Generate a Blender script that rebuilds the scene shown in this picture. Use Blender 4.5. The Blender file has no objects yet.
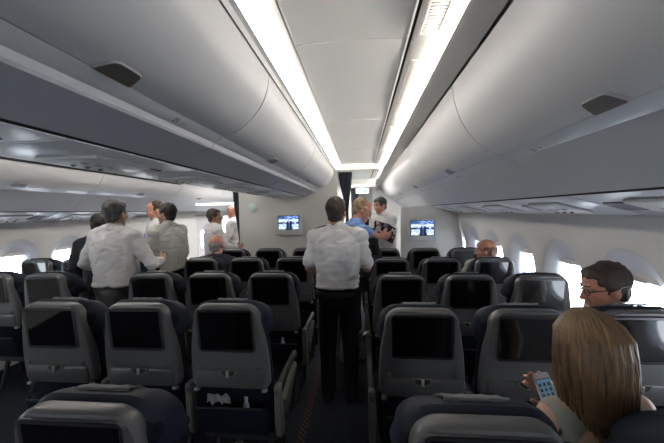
import bpy, bmesh, math, random
from mathutils import Vector, Matrix, Euler, noise
R = math.radians
PI = math.pi
random.seed(7)
scn = bpy.context.scene
col = scn.collection

# ------------------------------------------------------------------ camera
EYE = 1.62
cam_d = bpy.data.cameras.new('camera'); cam = bpy.data.objects.new('camera', cam_d); col.objects.link(cam)
cam_d.sensor_width = 36; cam_d.lens = 310.7 / 664 * 36; cam_d.clip_start = .05
cam.matrix_world = Matrix.Translation((0, 0, EYE)) @ Matrix.Rotation(.094, 4, 'Z') @ Matrix.Rotation(PI/2 - .032, 4, 'X') @ Matrix.Rotation(-.02, 4, 'Z')
scn.camera = cam
# ------------------------------------------------------------------ world, light, exposure
w = bpy.data.worlds.new('sky'); scn.world = w; w.use_nodes = True
bg = w.node_tree.nodes['Background']; bg.inputs[0].default_value = (.86, .93, 1, 1); bg.inputs[1].default_value = 8
scn.view_settings.view_transform = 'Standard'; scn.view_settings.look = 'None'
scn.view_settings.gamma = 1; scn.view_settings.use_curve_mapping = False
scn.view_settings.exposure = 0.52
COVE = 52         # brightness of the cove strips along the aisle ceiling
GALLEY = 50        # power of the added lights standing in for door daylight ahead
def area(name, loc, rot, sx, sy, power, color=(1, 1, 1), portal=False):
    d = bpy.data.lights.new(name, 'AREA'); d.shape = 'RECTANGLE'; d.size = sx; d.size_y = sy
    d.energy = power; d.color = color
    if portal: d.cycles.is_portal = True
    o = bpy.data.objects.new(name, d); col.objects.link(o); o.location = loc; o.rotation_euler = rot
    return o
area('galley_fill', (-.05, 6.4, 2.28), (0, 0, 0), .5, 1.6, GALLEY, (1, .96, .9))  # added overhead fill in place of daylight from the doors ahead
area('door_area_fill', (-2.3, 6.6, 2.2), (0, 0, 0), .6, 2.0, GALLEY*1.3, (1, .98, .95))  # second added fill, imitates daylight around the left door
area('left_aisle_fill', (-2.42, 3.2, 2.36), (0, R(8), 0), .35, 3.6, 7, (1, .97, .93))  # added fill to brighten the left bins, no fixture here

# ------------------------------------------------------------------ materials
def mat(name, c, rough=.6, metal=0, emit=None, es=0, spec=.5, nscale=None, namp=.15, bump=0, bscale=80, sheen=0):
    m = bpy.data.materials.new(name); m.use_nodes = True; nt = m.node_tree; b = nt.nodes['Principled BSDF']
    b.inputs['Base Color'].default_value = (*c, 1); b.inputs['Roughness'].default_value = rough
    b.inputs['Metallic'].default_value = metal; b.inputs['Specular IOR Level'].default_value = spec
    if sheen: b.inputs['Sheen Weight'].default_value = sheen
    if emit: b.inputs['Emission Color'].default_value = (*emit, 1); b.inputs['Emission Strength'].default_value = es
    tc = nt.nodes.new('ShaderNodeTexCoord')
    if nscale:
        n = nt.nodes.new('ShaderNodeTexNoise'); n.inputs['Scale'].default_value = nscale; n.inputs['Detail'].default_value = 4
        nt.links.new(tc.outputs['Object'], n.inputs['Vector'])
        r = nt.nodes.new('ShaderNodeValToRGB'); r.color_ramp.elements[0].position = .3; r.color_ramp.elements[1].position = .7
        r.color_ramp.elements[0].color = (*[x*(1-namp) for x in c], 1); r.color_ramp.elements[1].color = (*[min(1, x*(1+namp)) for x in c], 1)
        nt.links.new(n.outputs['Fac'], r.inputs['Fac']); nt.links.new(r.outputs['Color'], b.inputs['Base Color'])
    if bump:
        n2 = nt.nodes.new('ShaderNodeTexNoise'); n2.inputs['Scale'].default_value = bscale
        nt.links.new(tc.outputs['Object'], n2.inputs['Vector'])
        bp = nt.nodes.new('ShaderNodeBump'); bp.inputs['Strength'].default_value = bump; bp.inputs['Distance'].default_value = .002
        nt.links.new(n2.outputs['Fac'], bp.inputs['Height']); nt.links.new(bp.outputs['Normal'], b.inputs['Normal'])
    return m
M = {}
M['shell'] = mat('seat_shell_grey', (.082, .081, .083), .38, nscale=3, namp=.04)
M['shell_lo'] = mat('seat_lower_grey', (.068, .067, .069), .40)
M['navy'] = mat('navy_fabric', (.0055, .0075, .014), .95, nscale=60, namp=.3, bump=.4, bscale=400, spec=.15)
M['leather'] = mat('dark_headrest', (.007, .011, .022), .6, bump=.15, bscale=200, spec=.25)
M['screen'] = mat('black_glass', (.003, .003, .004), .06, spec=.6)
M['bezel'] = mat('black_bezel', (.012, .012, .014), .35)
M['metal'] = mat('brushed_metal', (.45, .45, .46), .35, metal=.8)
M['armgrey'] = mat('armrest_grey', (.13, .125, .11), .5)
M['armdark'] = mat('armrest_dark', (.02, .018, .015), .5)
M['paper'] = mat('white_paper', (.42, .43, .45), .8)
M['black'] = mat('black_frame', (.01, .01, .011), .6)
M['gap'] = mat('seal_black', (.006, .006, .006), .9)
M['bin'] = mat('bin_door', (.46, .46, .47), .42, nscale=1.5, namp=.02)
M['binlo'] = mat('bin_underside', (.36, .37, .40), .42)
M['lip'] = mat('bin_rail', (.40, .41, .43), .3)
M['ceil'] = mat('ceiling_panel', (.66, .65, .63), .5, nscale=1.2, namp=.02)
M['cove'] = mat('cove_panel', (.62, .615, .60), .55)
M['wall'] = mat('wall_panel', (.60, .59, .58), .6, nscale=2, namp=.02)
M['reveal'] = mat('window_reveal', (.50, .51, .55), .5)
M['bulk'] = mat('bulkhead_laminate', (.52, .515, .50), .5, nscale=2, namp=.02)
M['psu'] = mat('service_panel', (.50, .51, .54), .3)
M['latch'] = mat('latch_grey', (.10, .085, .08), .4)
M['latchrim'] = mat('latch_rim', (.30, .30, .31), .3)
M['strip'] = mat('light_strip', (.9, .9, .9), .5, emit=(1, .93, .84), es=COVE)
M['lens'] = mat('reading_lens', (.35, .36, .4), .3, emit=(.8, .9, 1), es=0)
M['curtain'] = mat('curtain_cloth', (.012, .016, .026), .9, bump=.3, bscale=60)
M['ink'] = mat('dark_ink', (.03, .03, .04), .6)
M['inkl'] = mat('grey_ink', (.22, .22, .24), .6)
M['green'] = mat('exit_green', (.05, .5, .35), .5, emit=(.05, .75, .45), es=.8)
M['ink2'] = mat('pale_green_ink', (.16, .42, .32), .5)
M['signw'] = mat('exit_face', (.8, .85, .83), .5, emit=(.7, 1, .9), es=.5)
M['signdim'] = mat('dim_sign_face', (.46, .56, .51), .4)
def glass():
    m = bpy.data.materials.new('window_glass'); m.use_nodes = True; nt = m.node_tree; nt.nodes.clear()
    o = nt.nodes.new('ShaderNodeOutputMaterial'); t = nt.nodes.new('ShaderNodeBsdfTransparent'); g = nt.nodes.new('ShaderNodeBsdfGlossy')
    t.inputs[0].default_value = (.97, .98, 1, 1); g.inputs['Roughness'].default_value = .05
    x = nt.nodes.new('ShaderNodeMixShader'); x.inputs[0].default_value = .05
    nt.links.new(t.outputs[0], x.inputs[1]); nt.links.new(g.outputs[0], x.inputs[2]); nt.links.new(x.outputs[0], o.inputs[0])
    return m
M['glass'] = glass()
def carpet(name, c, red):
    m = bpy.data.materials.new(name); m.use_nodes = True; nt = m.node_tree; b = nt.nodes['Principled BSDF']; b.inputs['Roughness'].default_value = 1
    tc = nt.nodes.new('ShaderNodeTexCoord'); v = nt.nodes.new('ShaderNodeTexWave' if red else 'ShaderNodeTexVoronoi')
    v.inputs['Scale'].default_value = 14 if red else 30
    if red: v.bands_direction = 'DIAGONAL'; v.inputs['Distortion'].default_value = 2.5
    r = nt.nodes.new('ShaderNodeValToRGB'); r.color_ramp.elements[0].color = (*[x*.5 for x in c], 1); r.color_ramp.elements[1].color = ((.075, .022, .02, 1) if red else (*[x*1.5 for x in c], 1))
    if red: r.color_ramp.elements[0].position = .55; r.color_ramp.elements[1].position = .8
    nt.links.new(tc.outputs['Object'], v.inputs['Vector']); nt.links.new(v.outputs[0], r.inputs['Fac']); nt.links.new(r.outputs['Color'], b.inputs['Base Color'])
    return m
M['carpet'] = carpet('navy_carpet', (.005, .007, .014), False)
M['carpetred'] = carpet('red_pattern_carpet', (.006, .006, .010), True)

# ------------------------------------------------------------------ object helpers
def mesh_obj(name, bm, m, parent=None, smooth=True, auto=True):
    me = bpy.data.meshes.new(name); bmesh.ops.recalc_face_normals(bm, faces=bm.faces); bm.to_mesh(me); bm.free()
    for x in (m if isinstance(m, (list, tuple)) else [m]): me.materials.append(M[x] if isinstance(x, str) else x)
    if smooth:
        me.polygons.foreach_set('use_smooth', [True]*len(me.polygons))
        if auto:
            try: me.set_sharp_from_angle(angle=R(38))
            except Exception: pass
    o = bpy.data.objects.new(name, me); col.objects.link(o)
    if parent: o.parent = parent
    return o
def tag(o, label=None, cat=None, group=None, kind=None):
    if label: o['label'] = label
    if cat: o['category'] = cat
    if group: o['group'] = group
    if kind: o['kind'] = kind
    return o
def empty(name, loc=(0, 0, 0), rz=0):
    o = bpy.data.objects.new(name, None); col.objects.link(o); o.location = loc; o.rotation_euler = (0, 0, rz); o.empty_display_size = .1
    return o
def copy_tree(o, parent=None):
    c = o.copy(); col.objects.link(c); c.parent = parent
    for ch in list(o.children): copy_tree(ch, c)
    return c
def T(*v): return Matrix.Translation(v)
def box(bm, c, s, bev=0, seg=2, mtx=None, mi=0):
    r = bmesh.ops.create_cube(bm, size=1); vs = r['verts']
    bmesh.ops.scale(bm, vec=s, verts=vs)
    fs = list({f for v in vs for f in v.link_faces})
    if bev:
        es = list({e for v in vs for e in v.link_edges})
        rr = bmesh.ops.bevel(bm, geom=es, offset=bev, segments=seg, affect='EDGES', profile=.5)
        fs = list({f for f in rr['faces']} | {f for f in fs if f.is_valid}); vs = list({v for f in fs for v in f.verts})
        # flood to all connected verts
        seen = set(vs); st = list(vs)
        while st:
            v = st.pop()
            for e in v.link_edges:
                u = e.other_vert(v)
                if u not in seen: seen.add(u); st.append(u)
        vs = list(seen)
    mm = T(*c) @ (mtx or Matrix())
    bmesh.ops.transform(bm, matrix=mm, verts=vs)
    for f in {f for v in vs for f in v.link_faces}: f.material_index = mi
    return vs
def ell(bm, c, r, rot=None, seg=16, ring=10):
    m = T(*c) @ (rot.to_4x4() if rot else Matrix()) @ Matrix.Diagonal((r[0], r[1], r[2], 1))
    return bmesh.ops.create_uvsphere(bm, u_segments=seg, v_segments=ring, radius=1, matrix=m)['verts']
def cap(bm, a, b, ra, rb=None, n=12, flat=False):
    a = Vector(a); b = Vector(b); rb = ra if rb is None else rb
    d = b - a; L = d.length or 1e-6; d = d / L
    q = d.to_track_quat('Z', 'Y'); rings = []
    if not flat:
        for t in (-80, -55, -28): rings.append((a + d*ra*math.sin(R(t)), ra*math.cos(R(t))))
    rings += [(a, ra), (b, rb)]
    if not flat:
        for t in (28, 55, 80): rings.append((b + d*rb*math.sin(R(t)), rb*math.cos(R(t))))
    vr = []
    for p, r in rings:
        vr.append([bm.verts.new(p + q @ Vector((r*math.cos(2*PI*k/n), r*math.sin(2*PI*k/n), 0))) for k in range(n)])
    for u, v in zip(vr, vr[1:]):
        for k in range(n): bm.faces.new((u[k], u[(k+1) % n], v[(k+1) % n], v[k]))
    bm.faces.new(vr[0][::-1]); bm.faces.new(vr[-1])
def chain(bm, pts, rs, n=12):
    for i in range(len(pts)-1): cap(bm, pts[i], pts[i+1], rs[i], rs[i+1], n)
def prism(bm, poly, y0, y1, mi=0):   # closed xz polygon swept along y
    a = [bm.verts.new((x, y0, z)) for x, z in poly]; b = [bm.verts.new((x, y1, z)) for x, z in poly]
    n = len(poly); fs = [bm.faces.new(a), bm.faces.new(b[::-1])]
    for k in range(n): fs.append(bm.faces.new((a[k], b[k], b[(k+1) % n], a[(k+1) % n])))
    for f in fs: f.material_index = mi
def thick(line, t, side=1):          # polyline in xz -> closed strip polygon
    n = len(line); out = []
    for i in range(n):
        p = Vector(line[i]); a = Vector(line[max(0, i-1)]); b = Vector(line[min(n-1, i+1)])
        d = (b - a).normalized(); out.append(tuple(p + Vector((-d.y, d.x))*t*side))
    return list(line) + out[::-1]
def rings_loft(bm, rings, cap0=True, cap1=True, mi=0):
    vr = [[bm.verts.new(p) for p in r] for r in rings]; n = len(vr[0])
    for u, v in zip(vr, vr[1:]):
        for k in range(n): bm.faces.new((u[k], u[(k+1) % n], v[(k+1) % n], v[k])).material_index = mi
    if cap0: bm.faces.new(vr[0][::-1]).material_index = mi
    if cap1: bm.faces.new(vr[-1]).material_index = mi
def rrect(hw, z0, z1, r, n=6, hw1=None, r1=None):   # rounded outline in (x, z): hw at bottom, hw1 at top
    hw1 = hw if hw1 is None else hw1; r1 = r if r1 is None else r1; pts = []
    for cx, cz, a0, rr in ((hw-r, z0+r, -90, r), (hw1-r1, z1-r1, 0, r1), (-hw1+r1, z1-r1, 90, r1), (-hw+r, z0+r, 180, r)):
        for k in range(n+1):
            a = R(a0 + 90*k/n); pts.append((cx + rr*math.cos(a), cz + rr*math.sin(a)))
    return pts

# ================================================================== THE SETTING
def Zc(z): return z + EYE
Y0, Y1 = -2.2, 9.0
WX = [(0, 1.38), (.25, 1.50), (.55, 1.555), (.8, 1.575), (1.1, 1.575), (1.3, 1.555), (1.45, 1.53), (1.56, 1.495)]
CEN = -1.234
def wall_x(z):
    for (a, xa), (b, xb) in zip(WX, WX[1:]):
        if z <= b: return xa + (xb - xa)*(z - a)/(b - a)
    return WX[-1][1]
PITCHW = .635
def make_wall(side):
    s = 1 if side == 'right' else -1
    ws = [1.88 + PITCHW*i + (.14 if s < 0 else .10) for i in range(-5, 11)]
    bm = bmesh.new(); N = 40
    mx = lambda x: x if s > 0 else 2*CEN - x
    zt = 1.56
    zlo, zhi = .58, 1.42
    def P(y, z, dx=0): return bm.verts.new((mx(wall_x(z) + dx), y, z))
    edges = [Y0] + [(a+b)/2 for a, b in zip(ws, ws[1:])]
    edges = [ws[0]-PITCHW/2] + edges[1:] + [ws[-1]+PITCHW/2]
    for i, yc in enumerate(ws):
        a, b = edges[i], edges[i+1]
        ring = []
        for k in range(N):
            t = 2*PI*k/N; c, sn = math.cos(t), math.sin(t); m = max(abs(c), abs(sn)); ring.append((c/m, sn/m))
        zc = 1.0
        outer = [P(yc + u*(b-a)/2, (zlo+zhi)/2 + v*(zhi-zlo)/2) for u, v in ring]
        def oval(hy, hz, zcen, dx, p=2.0):
            out = []
            for k in range(N):
                t = 2*PI*k/N; c, sn = math.cos(t), math.sin(t)
                out.append(P(yc + hy*math.copysign(abs(c)**(2/p), c), zcen + hz*math.copysign(abs(sn)**(2/p), sn), dx))
            return out
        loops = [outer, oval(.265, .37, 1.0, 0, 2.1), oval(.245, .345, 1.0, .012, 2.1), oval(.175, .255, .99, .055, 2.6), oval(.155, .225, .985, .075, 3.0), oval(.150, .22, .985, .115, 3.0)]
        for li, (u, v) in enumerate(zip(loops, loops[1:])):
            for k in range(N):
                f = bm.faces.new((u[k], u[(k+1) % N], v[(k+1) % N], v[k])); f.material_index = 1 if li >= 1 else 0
        # panels below and above
        for zs in ([0, .25, .45, zlo], [zhi, 1.5, zt]):
            for z0, z1 in zip(zs, zs[1:]):
                bm.faces.new([P(a, z0), P(b, z0), P(b, z1), P(a, z1)])
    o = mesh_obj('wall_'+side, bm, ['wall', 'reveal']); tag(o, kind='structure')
    # seams of the wall panels every two windows
    for i, yc in enumerate(ws):
        bm = bmesh.new()
        out = rrect(.158, .985-.23, .985+.23, .07)
        x = mx(1.575 + .10)
        rings_loft(bm, [[(x, yc+p, z) for p, z in out], [(x + .004*s, yc+p, z) for p, z in out]])
        g = mesh_obj('window_%d' % (i + 1 + (20 if s < 0 else 0)), bm, 'glass'); tag(g, kind='structure')
        if yc < .55:             # unseen closed shade, added to keep daylight off the near seats
            bm = bmesh.new(); box(bm, (x - .02*s, yc, .985), (.010, .30, .45), .004); mesh_obj('window_shade', bm, 'wall', g)
        elif i < 11:
            bm = bmesh.new()         # pulled-up shade with its handle at the top of the opening
            box(bm, (x - .03*s, yc, .985+.205), (.012, .29, .045), .004)
            box(bm, (x - .042*s, yc, .985+.186), (.014, .08, .010), .004)
            h = mesh_obj('window_shade', bm, 'wall', g)
    return ws
make_wall('right'); make_wall('left')

bm = bmesh.new(); box(bm, (CEN, (Y0+Y1)/2, -.02), (5.7, Y1-Y0, .04)); tag(mesh_obj('floor', bm, 'carpet'), kind='structure')
for i, x in enumerate((-.485, -1.985, .04, -2.475)):
    bm = bmesh.new(); box(bm, (x + (.03 if i in (0, 3) else -.03)*(-1 if i == 1 else 1), 2.0, .003), (.055, 7.4, .006)); tag(mesh_obj('trim_%d' % (i+1), bm, 'carpetred' if i < 2 else 'carpet'), kind='structure')
for s_, nm in ((1, 'wall_upper_right'), (-1, 'wall_upper_left')):
    f = lambda x: x if s_ > 0 else 2*CEN - x
    bm = bmesh.new(); prism(bm, [(f(x), z) for x, z in ((1.488, 1.553), (1.50, 1.553), (1.63, 1.60), (1.63, 2.62), (1.60, 2.62), (1.60, 1.62), (1.488, 1.575))], Y0, Y1)
    tag(mesh_obj(nm, bm, 'wall'), kind='structure')
# rear wall behind the camera and far end ahead
bm = bmesh.new(); box(bm, (CEN, Y0-.03, 1.3), (5.9, .06, 2.8)); tag(mesh_obj('wall_back', bm, 'wall'), kind='structure')
bm = bmesh.new(); box(bm, (CEN, Y1+.03, 1.3), (5.9, .06, 2.8)); tag(mesh_obj('wall_far', bm, 'bulk'), kind='structure')
# upper crown closing the cabin above bins and ceilings
bm = bmesh.new(); box(bm, (CEN, (Y0+Y1)/2, 2.62), (5.9, Y1-Y0, .04)); tag(mesh_obj('wall_crown', bm, 'wall'), kind='structure')

# aisle ceilings: flat panel, vent strip, concave cove, valances
HB = 5.27
def ceiling(mir, name):
    mx = (lambda x: x) if not mir else (lambda x: 2*CEN - x)
    bm = bmesh.new()
    joints = [Y0, -.2, 1.49, 2.76, 4.1, HB]
    for a, b in zip(joints, joints[1:]):
        prism(bm, [(mx(x), Zc(z)) for x, z in ((-.30, .79), (-.29, .797), (-.03, .803), (.225, .797), (.232, .79), (.232, .82), (-.30, .82))], a+.004, b-.004, 0)
        prism(bm, [(mx(x), Zc(z)) for x, z in thick([(.246, .788), (.262, .782), (.355, .772), (.42, .770), (.445, .745), (.447, .715)], .01)], a+.003, b-.003, 1)
        cv = [(-.452, .722), (-.450, .760), (-.418, .772), (-.40, .786), (-.37, .79), (-.335, .783), (-.306, .787)]
        prism(bm, [(mx(x), Zc(z)) for x, z in thick(cv, .008)], a+.003, b-.003, 1)
    prism(bm, [(mx(x), Zc(z)) for x, z in thick([(-.449, .704), (-.437, .722), (-.418, .728)], .006)], Y0, HB, 1)
    prism(bm, [(mx(x), Zc(z)) for x, z in thick([(.382, .712), (.40, .704), (.505, .694)], .008)], Y0, 8.8, 1)
    prism(bm, [(mx(x), Zc(z)) for x, z in ((-.45, .84), (.52, .84), (.52, .86), (-.45, .86))], Y0, 8.8, 1)
    # black rubber line beside the vent strip
    prism(bm, [(mx(x), Zc(z)) for x, z in ((.233, .794), (.245, .790), (.245, .83), (.233, .83))], Y0, HB, 2)
    # lower ceiling beyond the header
    for a, b in ((HB+.1, 6.2), (6.2, 7.2), (7.2, 8.8)):
        prism(bm, [(mx(x), Zc(z)) for x, z in ((-.40, .76), (.235, .76), (.235, .78), (-.40, .78))], a+.004, b-.004, 0)
        prism(bm, [(mx(x), Zc(z)) for x, z in ((.25, .758), (.372, .75), (.372, .77), (.25, .77))], a+.004, b-.004, 1)
    prism(bm, [(mx(x), Zc(z)) for x, z in ((.236, .757), (.249, .757), (.249, .79), (.236, .79))], HB+.1, 8.8, 2)
    o = mesh_obj(name, bm, ['ceil', 'cove', 'gap']); tag(o, kind='structure')
ceiling(False, 'ceiling'); ceiling(True, 'ceiling_left_aisle')
# header beams at the bulkhead line
for i, mir in enumerate((False, True)):
    mx = (lambda x: x) if not mir else (lambda x: 2*CEN - x)
    bm = bmesh.new()
    prism(bm, [(mx(x), Zc(z)) for x, z in ((-.45, .71), (-.44, .695), (.375, .695), (.375, .84), (-.45, .84))], HB, HB+.09)
    tag(mesh_obj('trim_header_%d' % (i+1), bm, 'cove'), kind='structure')

# cove light strips: (x,z) quads along the aisle
def light_strip(x, z, ya, yb, label, mir=False):
    mx = x if not mir else 2*CEN - x
    t = empty('ceiling_light', (mx, ya, Zc(z)))
    tag(t, label, 'light', 'cove light strips')
    bm = bmesh.new(); cap(bm, (0, 0, 0), (0, yb-ya, 0), .009, n=8, flat=True); mesh_obj('diffuser', bm, 'strip', t)
    bm = bmesh.new(); box(bm, (0, (yb-ya)/2, -.012), (.016, yb-ya, .006)); mesh_obj('housing', bm, 'cove', t)
light_strip(-.434, .756, .95, HB-.01, 'long warm light strip along the left side of the near aisle ceiling')
light_strip(.412, .742, .95, 8.2, 'long warm light strip along the right side of the near aisle ceiling')
light_strip(-.434, .756, 1.4, HB-.01, 'warm light strip over the far aisle on the middle bins side', True)
light_strip(.412, .742, 1.4, 8.2, 'warm light strip over the far aisle on the window bins side', True)

# air vents in the strip
for k, (y, ln, grille) in enumerate(((1.25, .36, True), (2.12, .9, False), (3.4, .9, False), (4.65, .8, False))):
    t = empty('ceiling_vent', (.309, y, Zc(.777)))
    nm = ['ribbed white air grille at the top of the near aisle ceiling', 'plain white cover panel next after the ribbed air grille', 'plain white cover panel between the nearest one and the farthest one', 'plain white cover panel nearest the header beam'][k]
    tag(t, nm, 'vent')
    bm = bmesh.new()
    if grille:
        for yy in (-ln/2, ln/2): box(bm, (0, yy, -.004), (.085, .012, .010), .003)
        for xx in (-.04, .04): box(bm, (xx, 0, -.004), (.010, ln, .010), .003)
        mesh_obj('frame', bm, 'cove', t)
        for j in range(17):
            bm = bmesh.new(); box(bm, (0, -ln/2 + .02 + j*.02, -.003), (.072, .008, .008), mtx=Matrix.Rotation(R(30), 4, 'X')); mesh_obj('slat', bm, 'cove', t)
        bm = bmesh.new(); box(bm, (0, 0, .003), (.075, ln-.02, .002)); mesh_obj('backing', bm, 'latch', t)
    else:
        box(bm, (0, 0, -.003), (.062, ln, .006), .002); mesh_obj('cover', bm, 'ceil', t)
        bm = bmesh.new()
        for xx in (-.034, .034): box(bm, (xx, 0, -.002), (.004, ln+.01, .006))
        for yy in (-ln/2-.004, ln/2+.004): box(bm, (0, yy, -.002), (.07, .004, .006))
        mesh_obj('frame', bm, 'cove', t)

# ------------------------------------------------------------------ overhead bins
def curve_pts(ps, n=6):
    out = []
    for i in range(len(ps)-1):
        p0 = Vector(ps[max(0, i-1)]); p1 = Vector(ps[i]); p2 = Vector(ps[i+1]); p3 = Vector(ps[min(len(ps)-1, i+2)])
        for k in range(n):
            t = k/n; out.append(tuple(.5*((2*p1)+(p2-p0)*t+(2*p0-5*p1+4*p2-p3)*t*t+(3*p1-p0-3*p2+p3)*t**3)))
    out.append(tuple(ps[-1])); return out
MID = dict(door=[(-.452, .695), (-.458, .63), (-.492, .545), (-.555, .468), (-.625, .42), (-.70, .395)],
           lip=[(-.702, .394), (-.718, .382), (-.738, .370), (-.756, .363), (-.766, .354), (-.756, .345)],
           under=[(-.757, .343), (-.85, .314), (-.955, .268)], back=[(-.965, .30), (-.98, .68), (-.46, .70)],
           marks=(-.735, .3855))
OUT = dict(door=[(.517, .688), (.528, .60), (.565, .49), (.625, .395), (.69, .335), (.762, .298)],
           lip=[(.764, .296), (.80, .281), (.835, .268), (.860, .262), (.872, .254), (.864, .243)],
           under=[(.864, .241), (.97, .155), (1.085, .066)], back=[(1.11, .09), (1.40, .68), (.53, .70)], marks=(.805, .290))
def text_mesh(s, size, m, parent, name):
    c = bpy.data.curves.new(name, 'FONT'); c.body = s; c.size = size; c.extrude = .0003; c.align_x = 'CENTER'; c.align_y = 'CENTER'
    o = bpy.data.objects.new(name, c); col.objects.link(o)
    dg = bpy.context.evaluated_depsgraph_get(); me = bpy.data.meshes.new_from_object(o.evaluated_get(dg))
    bpy.data.objects.remove(o); bpy.data.curves.remove(c)
    me.materials.clear(); me.materials.append(M[m])
    q = bpy.data.objects.new(name, me); col.objects.link(q); q.parent = parent; return q
def make_bin(P, L, mir=0, xoff=0):
    # mir: 0 as drawn, 1 mirrored about the cabin centre
    f = (lambda x: x) if not mir else (lambda x: 2*CEN - x)
    t = empty('overhead_bin')
    g = .004
    def pl(ps): return [(f(x), Zc(z)) for x, z in ps]
    door = curve_pts(P['door']); lip = curve_pts(P['lip'], 3); und = P['under']
    sgn = 1
    inner = []
    n = len(door)
    def inset(line, t):
        k = thick(line, t, -1 if P is MID else 1); return k
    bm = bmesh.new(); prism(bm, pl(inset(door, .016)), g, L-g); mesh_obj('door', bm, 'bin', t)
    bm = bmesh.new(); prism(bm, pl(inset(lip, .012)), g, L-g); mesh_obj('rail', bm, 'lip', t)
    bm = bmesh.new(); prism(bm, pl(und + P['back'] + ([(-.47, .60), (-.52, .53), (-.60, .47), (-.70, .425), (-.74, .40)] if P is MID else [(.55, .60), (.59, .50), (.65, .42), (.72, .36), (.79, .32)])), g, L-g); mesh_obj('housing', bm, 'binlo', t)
    return t
def add_latch(t, P, y, mir, w=.135):
    f = (lambda x: x) if not mir else (lambda x: 2*CEN - x)
    a, b = Vector(P['door'][-2]), Vector(P['door'][-1])
    if P is OUT: a = Vector((.700, .331)); b = Vector((.762, .298))
    else: a = Vector((-.638, .418)); b = Vector((-.70, .395))
    d = (b - a).normalized(); nn = Vector((d.y, -d.x))
    if nn.y > 0: nn = -nn
    X = Vector((0, 1, 0)); e = Vector((d.x*(1 if not mir else -1), 0, d.y)); nrm = Vector((nn.x*(1 if not mir else -1), 0, nn.y))
    m = Matrix((X, e, nrm)).transposed().to_4x4()
    c = (a + b)/2
    h = (b - a).length
    q = T(f(c.x) + nrm.x*.003, y, Zc(c.y) + nrm.z*.003) @ m
    bm = bmesh.new(); out = rrect(w/2, -h/2, h/2, .008, 5, w/2-.010, .024)
    out = [(x, -z) for x, z in out]
    rings_loft(bm, [[(x*s, z*s, zz) for x, z in out] for s, zz in ((1.0, -.004), (1.0, .003), (.96, .006))])
    bmesh.ops.transform(bm, matrix=q, verts=bm.verts); l = mesh_obj('latch', bm, 'latchrim', t)
    bm = bmesh.new(); rings_loft(bm, [[(x*.93, z*.9, zz) for x, z in out] for zz in (.0062, .0075)])
    bmesh.ops.transform(bm, matrix=q, verts=bm.verts); mesh_obj('latch_plate', bm, 'latch', l)
def add_mark(t, P, y, mir, num, lett):
    f = (lambda x: x) if not mir else (lambda x: 2*CEN - x)
    x, z = P['marks']; l = P['lip']; a = Vector(l[1]); b = Vector(l[2])
    d = (b - a).normalized(); s = 1 if not mir else -1
    side = 1 if P is MID else -1
    X = Vector((0, 1*(-side if False else 1), 0))
    up = -Vector((d.x*s, 0, d.y)); nrm = Vector((d.y*s, 0, -d.x))
    if nrm.z > 0: nrm = -nrm
    X = up.cross(nrm)
    m = Matrix((X, up, nrm)).transposed().to_4x4()
    c = a*.62 + b*.38
    for txt, sz, dy, mm in ((num, .034, 0, 'ink'), (lett, .018, .055, 'inkl')):
        o = text_mesh(txt, sz, mm, t, 'row_number' if mm == 'ink' else 'seat_letters')
        o.data.transform(T(f(c.x) + nrm.x*(.005 if P is MID else .008), y + (X.y*dy), Zc(c.y) + nrm.z*(.005 if P is MID else .008)) @ m)
bins = {}
MJ = [-1.65, -.05, 1.55, 3.15, 4.72]; ML = 1.6
ordn = ['second', 'third', 'fourth', 'fifth']
pm = make_bin(MID, ML)
for j, (y, dy) in enumerate(((-1.65, 1.6), (-.05, 1.6), (1.55, 1.6), (3.15, 1.6))):
    o = pm if j == 0 else copy_tree(pm)
    o.location = (0, y, 0)
    lb = ['grey middle overhead bin over the rows behind the photographer', 'near grey middle overhead bin with a dark latch at the upper left of the photo', 'grey middle overhead bin beginning at the curved door seam, marked 25 just before it', 'grey middle overhead bin whose rounded end stands nearest the front wall'][j]
    tag(o, lb, 'overhead bin', 'near-side middle overhead bins')
    bins['M%d' % j] = o
# short closing bin to the wall
o = make_bin(MID, HB-4.76); o.location = (0, 4.755, 0); tag(o, 'short grey middle bin section closing against the front wall', 'overhead bin', 'near-side middle overhead bins')
for key, y in (('M1', .83), ('M2', 2.36), ('M3', 4.0)): add_latch(bins[key], MID, y - bins[key].location.y, 0)
add_mark(bins['M1'], MID, 1.18 - (-.05), 0, '25', 'DEF'); add_mark(bins['M2'], MID, 2.75-1.55, 0, '24', 'DEF'); add_mark(bins['M3'], MID, 3.55-3.15, 0, '23', 'DEF')
for s, (key, base) in enumerate((('R', False), ('L', True))):
    pr = make_bin(OUT, 1.63, base)
    for j in range(6):
        o = pr if j == 0 else copy_tree(pr)
        y = -1.45 + 1.63*j; o.location = (0, y, 0)
        if key == 'R': lb = ['right window-side bin behind the photographer', 'nearest right window-side bin with a large dark latch and the number 25', 'right window-side bin just past the first curved door seam', 'right window-side bin above the forward rows before the wall screen', 'right window-side bin passing over the head of the officer in the black tie', 'farthest right window-side bin in the galley area'][j]
        else: lb = ['left window-side bin farthest back by the left wall', 'left window-side bin at the left photo edge', 'left window-side bin ahead of the dark door seam over the grey-haired man', 'left window-side bin above the men talking in the far aisle', 'left window-side bin by the pale cabin door', 'farthest left window-side bin ahead of the front wall'][j]
        tag(o, lb, 'overhead bin', 'window-side overhead bins'); bins[key+str(j)] = o
    for j in range(1, 6): add_latch(bins[key+str(j)], OUT, .84, base)
add_mark(bins['R1'], OUT, 1.55-.18, 0, '25', 'HJK'); add_mark(bins['R2'], OUT, .9, 0, '24', 'HJK'); add_mark(bins['R3'], OUT, .9, 0, '23', 'HJK')
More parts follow.
